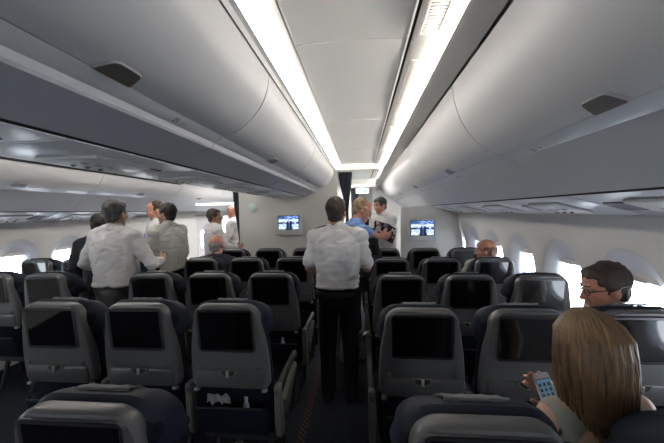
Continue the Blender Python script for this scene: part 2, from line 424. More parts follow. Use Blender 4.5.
# far side of the middle bins
pf = make_bin(MID, 1.6, 1)
for j in range(4):
    o = pf if j == 0 else copy_tree(pf); o.location = (0, -1.65+1.6*j, 0)
    tag(o, ['far-side middle bin behind the photographer', 'far-side middle bin over the near end of the left aisle', 'far-side middle bin beside the grey-haired man', 'far-side middle bin toward the front wall'][j], 'overhead bin', 'far-side middle overhead bins')
# dark seam where the left bin doors hang slightly open
bm = bmesh.new()
prism(bm, [(2*CEN - x, Zc(z)) for x, z in ((.560, .505), (.548, .53), (.535, .53), (.55, .50))], 1.83, 5.0); tag(mesh_obj('trim_5', bm, 'gap'), kind='structure')
bm = bmesh.new()
ds = curve_pts(OUT['door'])
prism(bm, [(2*CEN - x, Zc(z)) for x, z in thick([(x-.004, z-.002) for x, z in ds], .008, -1)], 1.795, 1.825); tag(mesh_obj('trim_6', bm, 'gap'), kind='structure')

# ------------------------------------------------------------------ service panels (under the bins)
def psu(name_y, x0, z0, x1, z1, lab, dark, n):
    L = .79
    t = empty('service_panel', ((x0+x1)/2, name_y, Zc((z0+z1)/2)))
    tag(t, lab, 'service panel', 'service panels under the bins')
    d = Vector((x1-x0, 0, z1-z0)); W = d.length; e = d.normalized(); nr = Vector((e.z, 0, -e.x))
    if nr.z > 0: nr = -nr
    m = Matrix((e, Vector((0, 1, 0)), nr)).transposed().to_4x4()
    def o(nm, bm, mm, par=t):
        bmesh.ops.transform(bm, matrix=m, verts=bm.verts); return mesh_obj(nm, bm, mm, par)
    bm = bmesh.new(); box(bm, (0, 0, -.008), (W, L, .016), .004); o('panel', bm, 'psu')
    bm = bmesh.new(); box(bm, (0, 0, .008), (W*.55, .34, .022), .010, 3); hub = o('lamp_console', bm, 'bin')
    for k in (-1, 0, 1):
        bm = bmesh.new(); ell(bm, (0, k*.075, .02), (.018, .018, .006), seg=14, ring=8); o('reading_light', bm, 'lens', hub)
        bm = bmesh.new(); ell(bm, (W*.16, k*.075+.03, .02), (.012, .012, .008), seg=12, ring=8); o('air_nozzle', bm, 'latch', hub)
    if dark:
        bm = bmesh.new(); rings_loft(bm, [[(x, y, z) for x, y in rrect(W*.16, -.07, .07, .02)] for z in (0, .006)]); o('sign_window', bm, dark, t)
        for v in t.children[-1:]: v.data.transform(m @ T(0, .29, 0) @ m.inverted())
    return t
M['oval'] = mat('dark_sign_window', (.02, .025, .07), .3)
for i, y in enumerate((-.45, .36, 1.17, 1.98, 2.79, 3.6, 4.41)):
    rw = ['behind the photographer', 'beside the photographer', 'above the nearest row', 'above the second row', 'above the third row', 'above the fourth row', 'above the row by the front wall'][i]
    psu(y+.2, -.97, .258, -1.498, .258, 'pale service panel with lights under the middle bins '+rw, 'oval', i)
    psu(y+.2, 1.10, .056, 1.49, -.055, 'pale service panel with lights, right window-side bins, '+rw, 'oval', i)
    psu(y+.2, 2*CEN-1.10, .056, 2*CEN-1.49, -.055, 'pale service panel with lights, left window-side bins, '+rw, 'oval', i)
# black gaps beside the panels and white edge trims at wall top
k = 7
for a, b, c_, d_ in ((-.957, .270, -.969, .262), (2*CEN+.957, .270, 2*CEN+.969, .262), (1.086, .068, 1.099, .057), (2*CEN-1.086, .068, 2*CEN-1.099, .057)):
    bm = bmesh.new(); prism(bm, [(a, Zc(b)), (c_, Zc(d_)), (c_, Zc(d_)+.03), (a, Zc(b)+.03)], -2.1, 5.0 if a > 0 else HB); tag(mesh_obj('trim_%d' % k, bm, 'gap'), kind='structure'); k += 1

# ------------------------------------------------------------------ bulkheads and curtains
def poly_wall(name, pts, y, th=.05, m='bulk'):
    bm = bmesh.new(); prism(bm, pts, y, y+th); tag(mesh_obj(name, bm, m, smooth=False), kind='structure')
xl = 2*CEN
mp = [(-.40, 0), (-.40, Zc(.80)), (2*CEN+.34, Zc(.80)), (-2.13, Zc(.5)), (-2.13, 0)]
poly_wall('wall_front', mp, HB+.005)
rp = [(.62, 0), (.62, Zc(.035)), (1.08, Zc(.05)), (1.495, Zc(-.065)), (1.575, 1.1), (1.575, .7), (1.5, .25), (1.40, 0)]
poly_wall('wall_front_right', rp, 5.02)
def curtain(x0, x1, z0, z1, y, tie_x, tie_z, label, tw=.05):
    bm = bmesh.new(); nz, nx = 22, 26; g = []
    for i in range(nz+1):
        v = i/nz; z = z1 + (z0-z1)*v
        s = max(0, min(1, (z1-z)/(z1-tie_z))); s = s*s*(3-2*s) if z > tie_z else 1
        a = x0 + (tie_x-tw/2-x0)*s; b = x1 + (tie_x+tw/2-x1)*s
        if z < tie_z:
            k = (tie_z-z)/(tie_z-z0+1e-6); a -= .02*k; b += .02*k
        g.append([bm.verts.new((a + (b-a)*j/nx, y + .018*math.sin(j/nx*PI*9), z)) for j in range(nx+1)])
    for i in range(nz):
        for j in range(nx): bm.faces.new((g[i][j], g[i][j+1], g[i+1][j+1], g[i+1][j]))
    o = mesh_obj('curtain', bm, 'curtain', auto=False); tag(o, label, 'curtain')
    md = o.modifiers.new('t', 'SOLIDIFY'); md.thickness = .006
    o2 = o
    return o
curtain(-.385, -.145, .05, Zc(.685), HB+.19, -.245, 1.55, 'dark drawn curtain hanging from the header over the near aisle, left side')
curtain(-.24, -.03, .05, Zc(.55), 7.6, -.20, 1.55, 'small dark curtain farther ahead beneath the green exit sign')
curtain(-2.30, -2.15, .05, Zc(.40), HB+.16, -2.18, 1.0, 'narrow dark curtain at the left edge of the front wall')
# partition closing the forward area on the near aisle: wall left of the second curtain, wall far right
poly_wall('wall_galley', [(-1.9, 0), (-1.9, 2.4), (-.24, 2.4), (-.24, 0)], 7.55)
poly_wall('wall_galley_right', [(.30, 0), (.30, Zc(.60)), (.8, Zc(.60)), (1.57, 1.6), (1.57, 0)], 8.2)
bm = bmesh.new(); prism(bm, [(-.45, Zc(.57)), (.36, Zc(.57)), (.36, Zc(.84)), (-.45, Zc(.84))], 7.45, 7.52); tag(mesh_obj('trim_header_3', bm, 'cove'), kind='structure')
# exit sign ahead
t = empty('exit_sign', (.035, 7.43, Zc(.475))); tag(t, 'small white exit sign with green running figure above the galley aisle', 'exit sign')
bm = bmesh.new(); box(bm, (0, 0, 0), (.30, .03, .12), .006); mesh_obj('sign_face', bm, 'signw', t)
bm = bmesh.new(); box(bm, (.06, -.017, 0), (.08, .004, .07)); cap(bm, (-.08, -.018, .03), (-.08, -.018, .032), .012); cap(bm, (-.08, -.018, .012), (-.09, -.018, -.012), .010); cap(bm, (-.09, -.018, -.012), (-.065, -.018, -.04), .007); cap(bm, (-.09, -.018, -.012), (-.115, -.018, -.035), .007); cap(bm, (-.08, -.018, .012), (-.05, -.018, .0), .006)
mesh_obj('green_figure', bm, 'green', t)
bm = bmesh.new(); box(bm, (0, 0, .09), (.02, .02, .07)); mesh_obj('hanger', bm, 'metal', t)
# faint round exit marker on the wall
t = empty('exit_marker', (-1.877, HB, Zc(.089))); tag(t, 'faint round green exit marker on the front wall left of the screen', 'sign')
bm = bmesh.new(); rings_loft(bm, [[(r*math.cos(a*PI/16), y, r*math.sin(a*PI/16)) for a in range(32)] for r, y in ((.078, .004), (.078, -.006), (.07, -.010))]); mesh_obj('disc', bm, 'signdim', t)
o = text_mesh('EXIT', .045, 'ink2', t, 'lettering'); o.data.transform(T(0, -.0115, 0) @ Matrix.Rotation(PI/2, 4, 'X'))

# wall screens with the runway camera picture
def pic(u, v):     # u right, v up, 0..1
    n = noise.noise((u*9, v*14, 3)); 
    if v > .80: c = (.22, .32, .52) if (n < .05 or u < .3) else (.55, .68, .95)
    elif v > .58: c = (.85, .92, 1) if abs(v-.66-.03*math.sin(u*9)) < .07 else (.55, .68, .92)
    else: c = (.62, .73, .95) if n < .1 else (.85, .92, 1)
    if .42 < v < .56 and (u < .40 or u > .66): c = (.10, .15, .28) if n > -.2 else (.7, .8, 1)
    if abs(u-.53) < .10 + .06*(1-v) and v < .62: c = (.07, .11, .22) if abs(u-.53) > .03 else (.22, .30, .48)
    if abs(u-.53) < .035 and v > .5 and v < .95: c = (.55, .66, .9)
    if abs(v-.12) < .05 and abs(u-.5) > .2: c = (.82, .88, 1)
    return c
def emis_vcol(name, s):
    m = bpy.data.materials.new(name); m.use_nodes = True; nt = m.node_tree; b = nt.nodes['Principled BSDF']
    a = nt.nodes.new('ShaderNodeVertexColor'); a.layer_name = 'Col'; b.inputs['Base Color'].default_value = (.02, .02, .02, 1)
    b.inputs['Roughness'].default_value = .2
    nt.links.new(a.outputs[0], b.inputs['Emission Color']); b.inputs['Emission Strength'].default_value = s; return m
M['pic'] = emis_vcol('screen_picture', 1.0); M['app'] = emis_vcol('phone_picture', .55)
def picture(name, w_, h_, nx, ny, fn, m, parent, mtx):
    bm = bmesh.new(); cl = bm.loops.layers.color.new('Col')
    g = [[bm.verts.new(((i/nx-.5)*w_, 0, (j/ny-.5)*h_)) for i in range(nx+1)] for j in range(ny+1)]
    for j in range(ny):
        for i in range(nx):
            f = bm.faces.new((g[j][i], g[j][i+1], g[j+1][i+1], g[j+1][i])); c = fn((i+.5)/nx, (j+.5)/ny)
            for l in f.loops: l[cl] = (*[x**(1/1.0) for x in c], 1)
    bmesh.ops.transform(bm, matrix=mtx, verts=bm.verts)
    return mesh_obj(name, bm, m, parent, smooth=False)
for x, z, y, lab in ((-1.236, Zc(-.208), HB, 'white framed wall screen on the middle front wall, left of the aisle'), (.948, Zc(-.318), 5.02, 'white framed wall screen on the right front wall, right of the officer')):
    t = empty('wall_monitor', (x, y, z)); tag(t, lab, 'screen', 'wall screens showing the runway camera')
    bm = bmesh.new(); out = rrect(.225, -.18, .18, .03)
    rings_loft(bm, [[(a*s, yy, b*s) for a, b in out] for s, yy in ((1, .0), (1, -.05), (.975, -.062))]); mesh_obj('housing', bm, 'bin', t)
    bm = bmesh.new(); box(bm, (0, -.0635, .032), (.365, .004, .245)); mesh_obj('bezel', bm, 'bezel', t)
    picture('picture', .345, .225, 36, 24, pic, 'pic', t, T(0, -.0665, .032))

# pale cabin door at the left wall, bright bar lamp above it
t = bmesh.new()
out = [(6.55 + .62*math.copysign(abs(math.cos(a))**.75, math.cos(a)), .98 + .92*math.copysign(abs(math.sin(a))**.7, math.sin(a))) for a in [2*PI*k/48 for k in range(48)]]
rings_loft(t, [[(xx, y + (6.55-y)*(1-s), z + (.98-z)*(1-s)) for y, z in out] for s, xx in ((1.0, -4.03), (1.0, -3.93), (.95, -3.91), (.93, -3.93))])
d = mesh_obj('door_1', t, 'bulk'); tag(d, kind='structure')
bm = bmesh.new(); box(bm, (-3.88, 6.3, 1.05), (.04, .30, .05), .012); mesh_obj('door_handle', bm, 'metal', d)
t = empty('ceiling_light', (-2.95, 6.1, Zc(.20))); tag(t, 'short bright cream light bar above the far aisle by the curtain', 'light')
bm = bmesh.new(); box(bm, (0, 0, 0), (.85, .05, .055), .01); mesh_obj('housing', bm, 'cove', t)
M['bar'] = mat('bar_lamp', (.9, .9, .85), .5, emit=(1, .93, .75), es=1.1)
bm = bmesh.new(); box(bm, (0, -.028, 0), (.82, .006, .045), .002); mesh_obj('diffuser', bm, 'bar', t)

# ================================================================== SEATS
SL = .105
def tilt(y, z): return y + (1.113 - z)*SL
def make_seat(arm):     # arm: -1 armrest on the left, +1 on the right
    t = empty('airline_seat')
    # grey back shell
    bm = bmesh.new(); out = rrect(.213, .664, 1.138, .035, 8, .182, .078)
    def bulge(x, z):   # widest near the middle
        s = 1 + .055*math.exp(-((z-.86)/.14)**2); return x*s, z
    out = [bulge(x, z) for x, z in out]
    # densify
    dd = []
    for i in range(len(out)):
        a, b = out[i], out[(i+1) % len(out)]; n = max(1, int(math.dist(a, b)/.03))
        for k in range(n): dd.append(bulge(*(a[0]+(b[0]-a[0])*k/n, a[1]+(b[1]-a[1])*k/n)) if False else (a[0]+(b[0]-a[0])*k/n, a[1]+(b[1]-a[1])*k/n))
    out = [(x*(1+.05*math.sin(PI*max(0, min(1, (z-.69)/.36)))) , z) for x, z in dd]
    zc = .90
    rs = []
    for s, y in ((.985, .052), (1.0, .042), (1.0, .018), (.99, .007), (.965, .0), (.85, -.004), (.80, -.004)):
        rs.append([(x*s, tilt(y, zc+(z-zc)*s), zc + (z-zc)*s) for x, z in out])
    rings_loft(bm, rs); sh = mesh_obj('back_shell', bm, 'shell', t)
    def onback(bm, dy=0):
        for v in bm.verts: v.co.y = tilt(v.co.y + dy, v.co.z)
    # raised bezel edge around the screen
    o1 = rrect(.158, .876, 1.120, .024); o2 = rrect(.152, .882, 1.113, .018)
    bm = bmesh.new()
    rings_loft(bm, [[(x, -.003, z) for x, z in o1], [(x, -.010, z) for x, z in rrect(.156, .878, 1.118, .022)], [(x, -.007, z) for x, z in rrect(.153, .881, 1.115, .018)], [(x, -.004, z) for x, z in o2]], True, True)
    onback(bm); mesh_obj('screen_surround', bm, 'shell_lo', t)
    bm = bmesh.new(); rings_loft(bm, [[(x, -.002, z) for x, z in o2], [(x, -.0085, z) for x, z in o2]]); onback(bm)
    sc = mesh_obj('screen', bm, 'bezel', t)
    bm = bmesh.new(); rings_loft(bm, [[(x, y, z) for x, z in rrect(.141, .896, 1.102, .006)] for y in (-.0083, -.0095)]); onback(bm); mesh_obj('display', bm, 'screen', sc)
    # tray table, latch, buttons
    bm = bmesh.new(); rings_loft(bm, [[(x, -.002, z) for x, z in rrect(.190, .672, .774, .016)], [(x, -.010, z) for x, z in rrect(.188, .674, .772, .016)], [(x, -.013, z) for x, z in rrect(.182, .680, .767, .014)]]); onback(bm)
    tr = mesh_obj('tray_table', bm, 'shell_lo', t)
    bm = bmesh.new()
    arc = [(.05*math.cos(a), .780 + .042*math.sin(a)) for a in [PI + PI*k/14 for k in range(15)]]
    rings_loft(bm, [[(x, y, z) for x, z in arc] for y in (-.008, -.020)]); onback(bm); lt = mesh_obj('tray_latch', bm, 'armgrey', t)
    arc2 = [(.040*math.cos(a), .776 + .030*math.sin(a)) for a in [PI + PI*k/12 for k in range(13)]]
    bm = bmesh.new(); rings_loft(bm, [[(x, y, z) for x, z in arc2] for y in (-.0202, -.0215)]); onback(bm); mesh_obj('latch_recess', bm, 'black', lt)
    bm = bmesh.new(); box(bm, (0, -.026, .762), (.016, .010, .036), .004); onback(bm); mesh_obj('latch_knob', bm, 'metal', lt)
    bm = bmesh.new(); box(bm, (-.165, -.012, .795), (.022, .008, .020), .004); box(bm, (-.165, -.018, .795), (.008, .004, .008), .001); onback(bm); mesh_obj('coat_hook', bm, 'armgrey', t)
    bm = bmesh.new(); box(bm, (.165, -.011, .795), (.026, .006, .024), .003); onback(bm); mesh_obj('usb_socket', bm, 'shell_lo', t)
    # shell lower corners clips
    for sx in (-1, 1):
        bm = bmesh.new(); box(bm, (sx*.190, .0, .660), (.026, .03, .016), .004); onback(bm); mesh_obj('hinge_clip', bm, 'metal', t)
    # cushion back and headrest
    bm = bmesh.new(); rs = []
    for s, y in ((.93, .028), (1.0, .045), (1.02, .075), (1.0, .105), (.93, .125), (.8, .132)):
        rs.append([(x*s, tilt(y, .80+(z-.80)*s), .80+(z-.80)*s) for x, z in rrect(.220, .44, 1.11, .05, 8, .200, .085)])
    rings_loft(bm, rs); mesh_obj('backrest', bm, 'navy', t)
    bm = bmesh.new(); rs = []
    for y, zt, hw in ((.034, 1.120, .186), (.044, 1.136, .202), (.062, 1.144, .211), (.10, 1.134, .218), (.145, 1.112, .220), (.175, 1.086, .212), (.188, 1.046, .185)):
        rs.append([(x, y + (1.0-.9)*SL + .030*(abs(x)/.22)**3*(1 if y > .13 else 0), z) for x, z in rrect(hw*1.0, .93, zt, .05, 8, hw*.93, .085)])
    rings_loft(bm, rs); hr = mesh_obj('headrest', bm, 'leather', t)
    bm = bmesh.new(); n = 10
    prof = [(.098, 1.138), (.102, 1.146), (.108, 1.146), (.125, 1.138), (.16, 1.121), (.192, 1.094), (.208, 1.046), (.211, .98)]
    g = [[bm.verts.new((-.085+.17*i/n + .006*math.sin(i*1.3+j), y, z + .0015*math.sin(i*2.1+j*3))) for i in range(n+1)] for j, (y, z) in enumerate(prof)]
    for j in range(len(prof)-1):
        for i in range(n): bm.faces.new((g[j][i], g[j][i+1], g[j+1][i+1], g[j+1][i]))
    r = bmesh.ops.solidify(bm, geom=bm.faces[:], thickness=.004); mesh_obj('headrest_cover', bm, 'paper', hr)
    # literature pocket
    bm = bmesh.new(); ps = [(.012, .38), (-.030, .44), (-.046, .575), (-.040, .577), (-.024, .45), (.018, .39)]
    rings_loft(bm, [[(x, tilt(y*(1 if abs(x) < .19 else .2), z), z) for y, z in ps] for x in (-.20, -.185, -.1, 0, .1, .185, .20)]); mesh_obj('seat_pocket', bm, 'navy', t)
    bm = bmesh.new(); box(bm, (0, -.043, .576), (.375, .010, .012), .003); onback(bm); mesh_obj('pocket_rim', bm, 'black', t)
    # seat cushion
    bm = bmesh.new(); box(bm, (0, .36, .405), (.440, .47, .12), .045, 4); mesh_obj('seat_cushion', bm, 'navy', t)
    bm = bmesh.new(); box(bm, (0, .36, .325), (.44, .42, .05), .01); 
    cap(bm, (-.22, .25, .30), (.22, .25, .30), .02); cap(bm, (-.22, .47, .30), (.22, .47, .30), .02); mesh_obj('seat_frame', bm, 'black', t)
    for sx in (-1, 1):
        bm = bmesh.new(); chain(bm, [(sx*.16, .25, .30), (sx*.16, .17, .02)], [.02, .016]); mesh_obj('leg', bm, 'black', t)
        bm = bmesh.new(); chain(bm, [(sx*.16, .47, .30), (sx*.16, .52, .02)], [.02, .016]); mesh_obj('leg', bm, 'black', t)
    # armrest
    x = arm*.254
    ar = empty('armrest', (0, 0, 0)); ar.parent = t
    def A(nm, bm, m): return mesh_obj(nm, bm, m, ar)
    bm = bmesh.new(); box(bm, (x, .31, .655), (.036, .42, .045), .018, 3); A('arm_pad', bm, 'armdark')
    bm = bmesh.new(); box(bm, (x, .085, .648), (.038, .055, .06), .012, 3); c = A('end_cap', bm, 'armgrey')
    bm = bmesh.new(); box(bm, (x, .054, .645), (.026, .006, .032), .004); mesh_obj('cap_inset', bm, 'shell', c)
    bm = bmesh.new()
    side = [(.060, .625), (.115, .625), (.125, .50), (.16, .40), (.14, .36), (.09, .37), (.062, .47)]
    a = [bm.verts.new((x-.018, y, z)) for y, z in side]; b = [bm.verts.new((x+.018, y, z)) for y, z in side]
    bm.faces.new(a); bm.faces.new(b[::-1])
    for k_ in range(len(side)): bm.faces.new((a[k_], b[k_], b[(k_+1) % len(side)], a[(k_+1) % len(side)]))
    bmesh.ops.bevel(bm, geom=bm.edges[:], offset=.006, segments=2, affect='EDGES'); A('support', bm, 'armgrey')
    bm = bmesh.new(); side = [(.20, .52), (.235, .545), (.50, .60), (.52, .56), (.24, .42)]
    a = [bm.verts.new((x-.014, y, z)) for y, z in side]; b = [bm.verts.new((x+.014, y, z)) for y, z in side]
    bm.faces.new(a); bm.faces.new(b[::-1])
    for k_ in range(len(side)): bm.faces.new((a[k_], b[k_], b[(k_+1) % len(side)], a[(k_+1) % len(side)]))
    A('side_plate', bm, 'armgrey')
    return t
protoL = make_seat(-1); protoR = make_seat(1); used = {id(protoL): 0, id(protoR): 0}
ROW0 = 1.56; PIT = .814; SP = .508
rown = {1: 'nearest row', 2: 'second row from the camera', 3: 'third row from the camera', 4: 'second row from the front wall', 5: 'frontmost row'}
def seat(block, c, r):
    if block == 'M': x = -.726 - SP*(2-c); pr = protoR; pos = ['left-aisle seat', 'centre seat', 'near-aisle seat'][c]; bn = 'middle block'
    elif block == 'R': x = .294 + SP*c; pr = protoL; pos = ['aisle seat', 'centre seat', 'window seat'][c]; bn = 'right block'
    else: x = -2.70 - SP*(2-c); pr = protoR; pos = ['window seat', 'centre seat', 'aisle seat'][c]; bn = 'left block'
    y = ROW0 + PIT*(r-2)
    if used[id(pr)] == 0: o = pr; used[id(pr)] = 1
    else: o = copy_tree(pr)
    if (block, c, r) == ('M', 2, 1): x -= .06
    if (block, c, r) == ('R', 1, 1): x += .08; y -= .03
    o.location = (x, y, -.015 if block == 'R' else 0)
    o.scale = (1, 1, (.965 if block == 'M' else .985) if r == 1 else 1)
    tag(o, 'grey-backed %s, %s, %s' % (pos, bn, rown[r]), 'seat', 'airline seats of the '+bn)
    return o
for r in (1, 2, 3, 4, 5):
    for c in (0, 1, 2):
        if not (r == 1 and c < 2): seat('M', c, r)
        if not (r == 1 and c == 2): seat('R', c, r)
        if r >= 3: seat('L', c, r)

# ================================================================== PEOPLE
def skinmat(name, c): return mat(name, c, .5, nscale=12, namp=.08)
M['skin'] = skinmat('skin', (.42, .24, .17)); M['skin_red'] = skinmat('skin_ruddy', (.46, .21, .14)); M['skin_tan'] = skinmat('skin_tan', (.34, .19, .13))
M['white_shirt'] = mat('white_shirt', (.62, .60, .60), .85, bump=.2, bscale=30)
M['ivory_shirt'] = mat('ivory_shirt', (.56, .53, .52), .85, bump=.3, bscale=24)
M['grey_shirt'] = mat('grey_shirt', (.38, .38, .35), .85, bump=.3, bscale=24)
M['blue_shirt'] = mat('blue_shirt', (.14, .25, .52), .85, bump=.3, bscale=24)
M['black_suit'] = mat('black_suit', (.012, .013, .016), .8)
M['navy_shirt'] = mat('navy_shirt', (.015, .018, .035), .85)
M['dark_trousers'] = mat('dark_trousers', (.006, .0065, .010), .9, spec=.2)
M['brown_trousers'] = mat('brown_trousers', (.035, .026, .022), .8)
M['grey_trousers'] = mat('grey_trousers', (.07, .065, .06), .8)
M['hair_dark'] = mat('hair_dark', (.012, .009, .008), .7, bump=.8, bscale=60); M['hair_grey'] = mat('hair_grey', (.05, .046, .045), .7, nscale=30, namp=.4, bump=.8, bscale=60)
M['hair_blond'] = mat('hair_sandy', (.22, .15, .09), .55, bump=.8, bscale=60); M['hair_brown'] = mat('hair_brown', (.035, .021, .016), .7, nscale=20, namp=.4, bump=.8, bscale=60)
M['hair_white'] = mat('hair_whitegrey', (.26, .24, .22), .6, bump=.8, bscale=60)
M['hair_ruddy'] = mat('hair_ruddy', (.13, .07, .045), .8, bump=.8, bscale=60)
M['eye'] = mat('eye_white', (.35, .33, .31), .2); M['shoe'] = mat('shoe_leather', (.01, .009, .008), .35); M['lips'] = mat('lips', (.35, .13, .10), .5)
M['gold'] = mat('gold_braid', (.5, .35, .10), .4, metal=.6)
def remesh(bm, vox, smooth=3, disp=0, dscale=10, seed=0, cut=None, fold=0):
    me = bpy.data.meshes.new('t'); bmesh.ops.recalc_face_normals(bm, faces=bm.faces); bm.to_mesh(me); bm.free()
    o = bpy.data.objects.new('t', me); col.objects.link(o)
    md = o.modifiers.new('r', 'REMESH'); md.mode = 'VOXEL'; md.voxel_size = vox
    sm = o.modifiers.new('s', 'SMOOTH'); sm.iterations = smooth; sm.factor = .5
    dg = bpy.context.evaluated_depsgraph_get(); m2 = bpy.data.meshes.new_from_object(o.evaluated_get(dg))
    bpy.data.objects.remove(o); bpy.data.meshes.remove(me)
    b = bmesh.new(); b.from_mesh(m2); bpy.data.meshes.remove(m2)
    if disp:
        b.normal_update()
        for v in b.verts:
            p = v.co*dscale + Vector((seed*7.1, seed*3.3, 0)); v.co += v.normal*disp*noise.noise(Vector((p.x, p.y, p.z*.6)))
            if fold:
                q = Vector((v.co.x*9 + v.co.z*7 + seed, v.co.y*8, v.co.z*20 - v.co.x*8)); v.co += v.normal*fold*(.6 - 2.2*abs(noise.noise(q)))
    if cut:
        dl = [v for v in b.verts if cut(v.co)]; bmesh.ops.delete(b, geom=dl, context='VERTS')
    return b
def hand(bm, wrist, d, nrm, side, curl=.5):
    wrist = Vector(wrist); d = Vector(d).normalized(); nrm = Vector(nrm); nrm = (nrm - d*nrm.dot(d)).normalized(); lat = d.cross(nrm)*side   # lat towards the thumb
    rot = Matrix((lat, d, nrm)).transposed()
    ell(bm, wrist + d*.045, (.040, .052, .016), rot, 14, 8)
    cap(bm, wrist - d*.01, wrist + d*.02, .026, .030)
    for k, (off, L, b) in enumerate(((.030, .070, .088), (.010, .080, .094), (-.010, .074, .090), (-.029, .058, .082))):
        p = wrist + d*(b-.02) + lat*off; r = .0092 if k < 3 else .0082
        a = 0; pts = [p]
        for j, f in enumerate((.5, .3, .25)):
            a += curl*(.55 + .25*j); q = d*math.cos(a) + nrm*math.sin(a) + lat*off*1.2; p = p + q.normalized()*(L*f + (.02 if j == 0 else 0)); pts.append(p)
        chain(bm, pts, [r, r, r*.92, r*.8], 10)
    p = wrist + d*.02 + lat*.026; q1 = p + (d*.55 + lat*.75 + nrm*.25).normalized()*.038; q2 = q1 + (d*.85 + lat*.35 + nrm*(.2+curl*.5)).normalized()*.032
    q3 = q2 + (d*.95 + nrm*(.1+curl*.6)).normalized()*.022
    chain(bm, [p, q1, q2, q3], [.015, .012, .0105, .009], 10)
def head_bm(bm, m, k=1.0, nose=1.0):
    st = len(bm.verts)
    def e(c, r): ell(bm, c, r, None, 20, 14)
    e((0, -.018, .030), (.074, .096, .092)); e((0, .018, -.030), (.060, .070, .078)); e((0, .045, -.078), (.040, .038, .032)); e((0, .074, -.098), (.020, .018, .016))
    e((-.034, .058, -.020), (.026, .024, .030)); e((.034, .058, -.020), (.026, .024, .030))
    cap(bm, (-.034, .073, .030), (.034, .073, .030), .0125, n=10); cap(bm, (0, .078, .022), (0, .106*nose, -.026), .008, .0125, 10)
    e((-.011, .092, -.030), (.008, .010, .008)); e((.011, .092, -.030), (.008, .010, .008)); e((0, .020, .060), (.060, .064, .050))
    cap(bm, (-.018, .083, -.058), (.018, .083, -.058), .0065, n=8); cap(bm, (-.015, .082, -.067), (.015, .082, -.067), .007, n=8)
    for s in (-1, 1):
        ell(bm, (s*.077, -.010, -.008), (.009, .020, .032), Euler((0, 0, s*.35)).to_matrix(), 12, 8)
        ell(bm, (s*.070, .0, -.015), (.012, .012, .018), None, 10, 6)
    bm.verts.ensure_lookup_table()
    bmesh.ops.transform(bm, matrix=m @ Matrix.Scale(k, 4), verts=[v for i, v in enumerate(bm.verts) if i >= st])
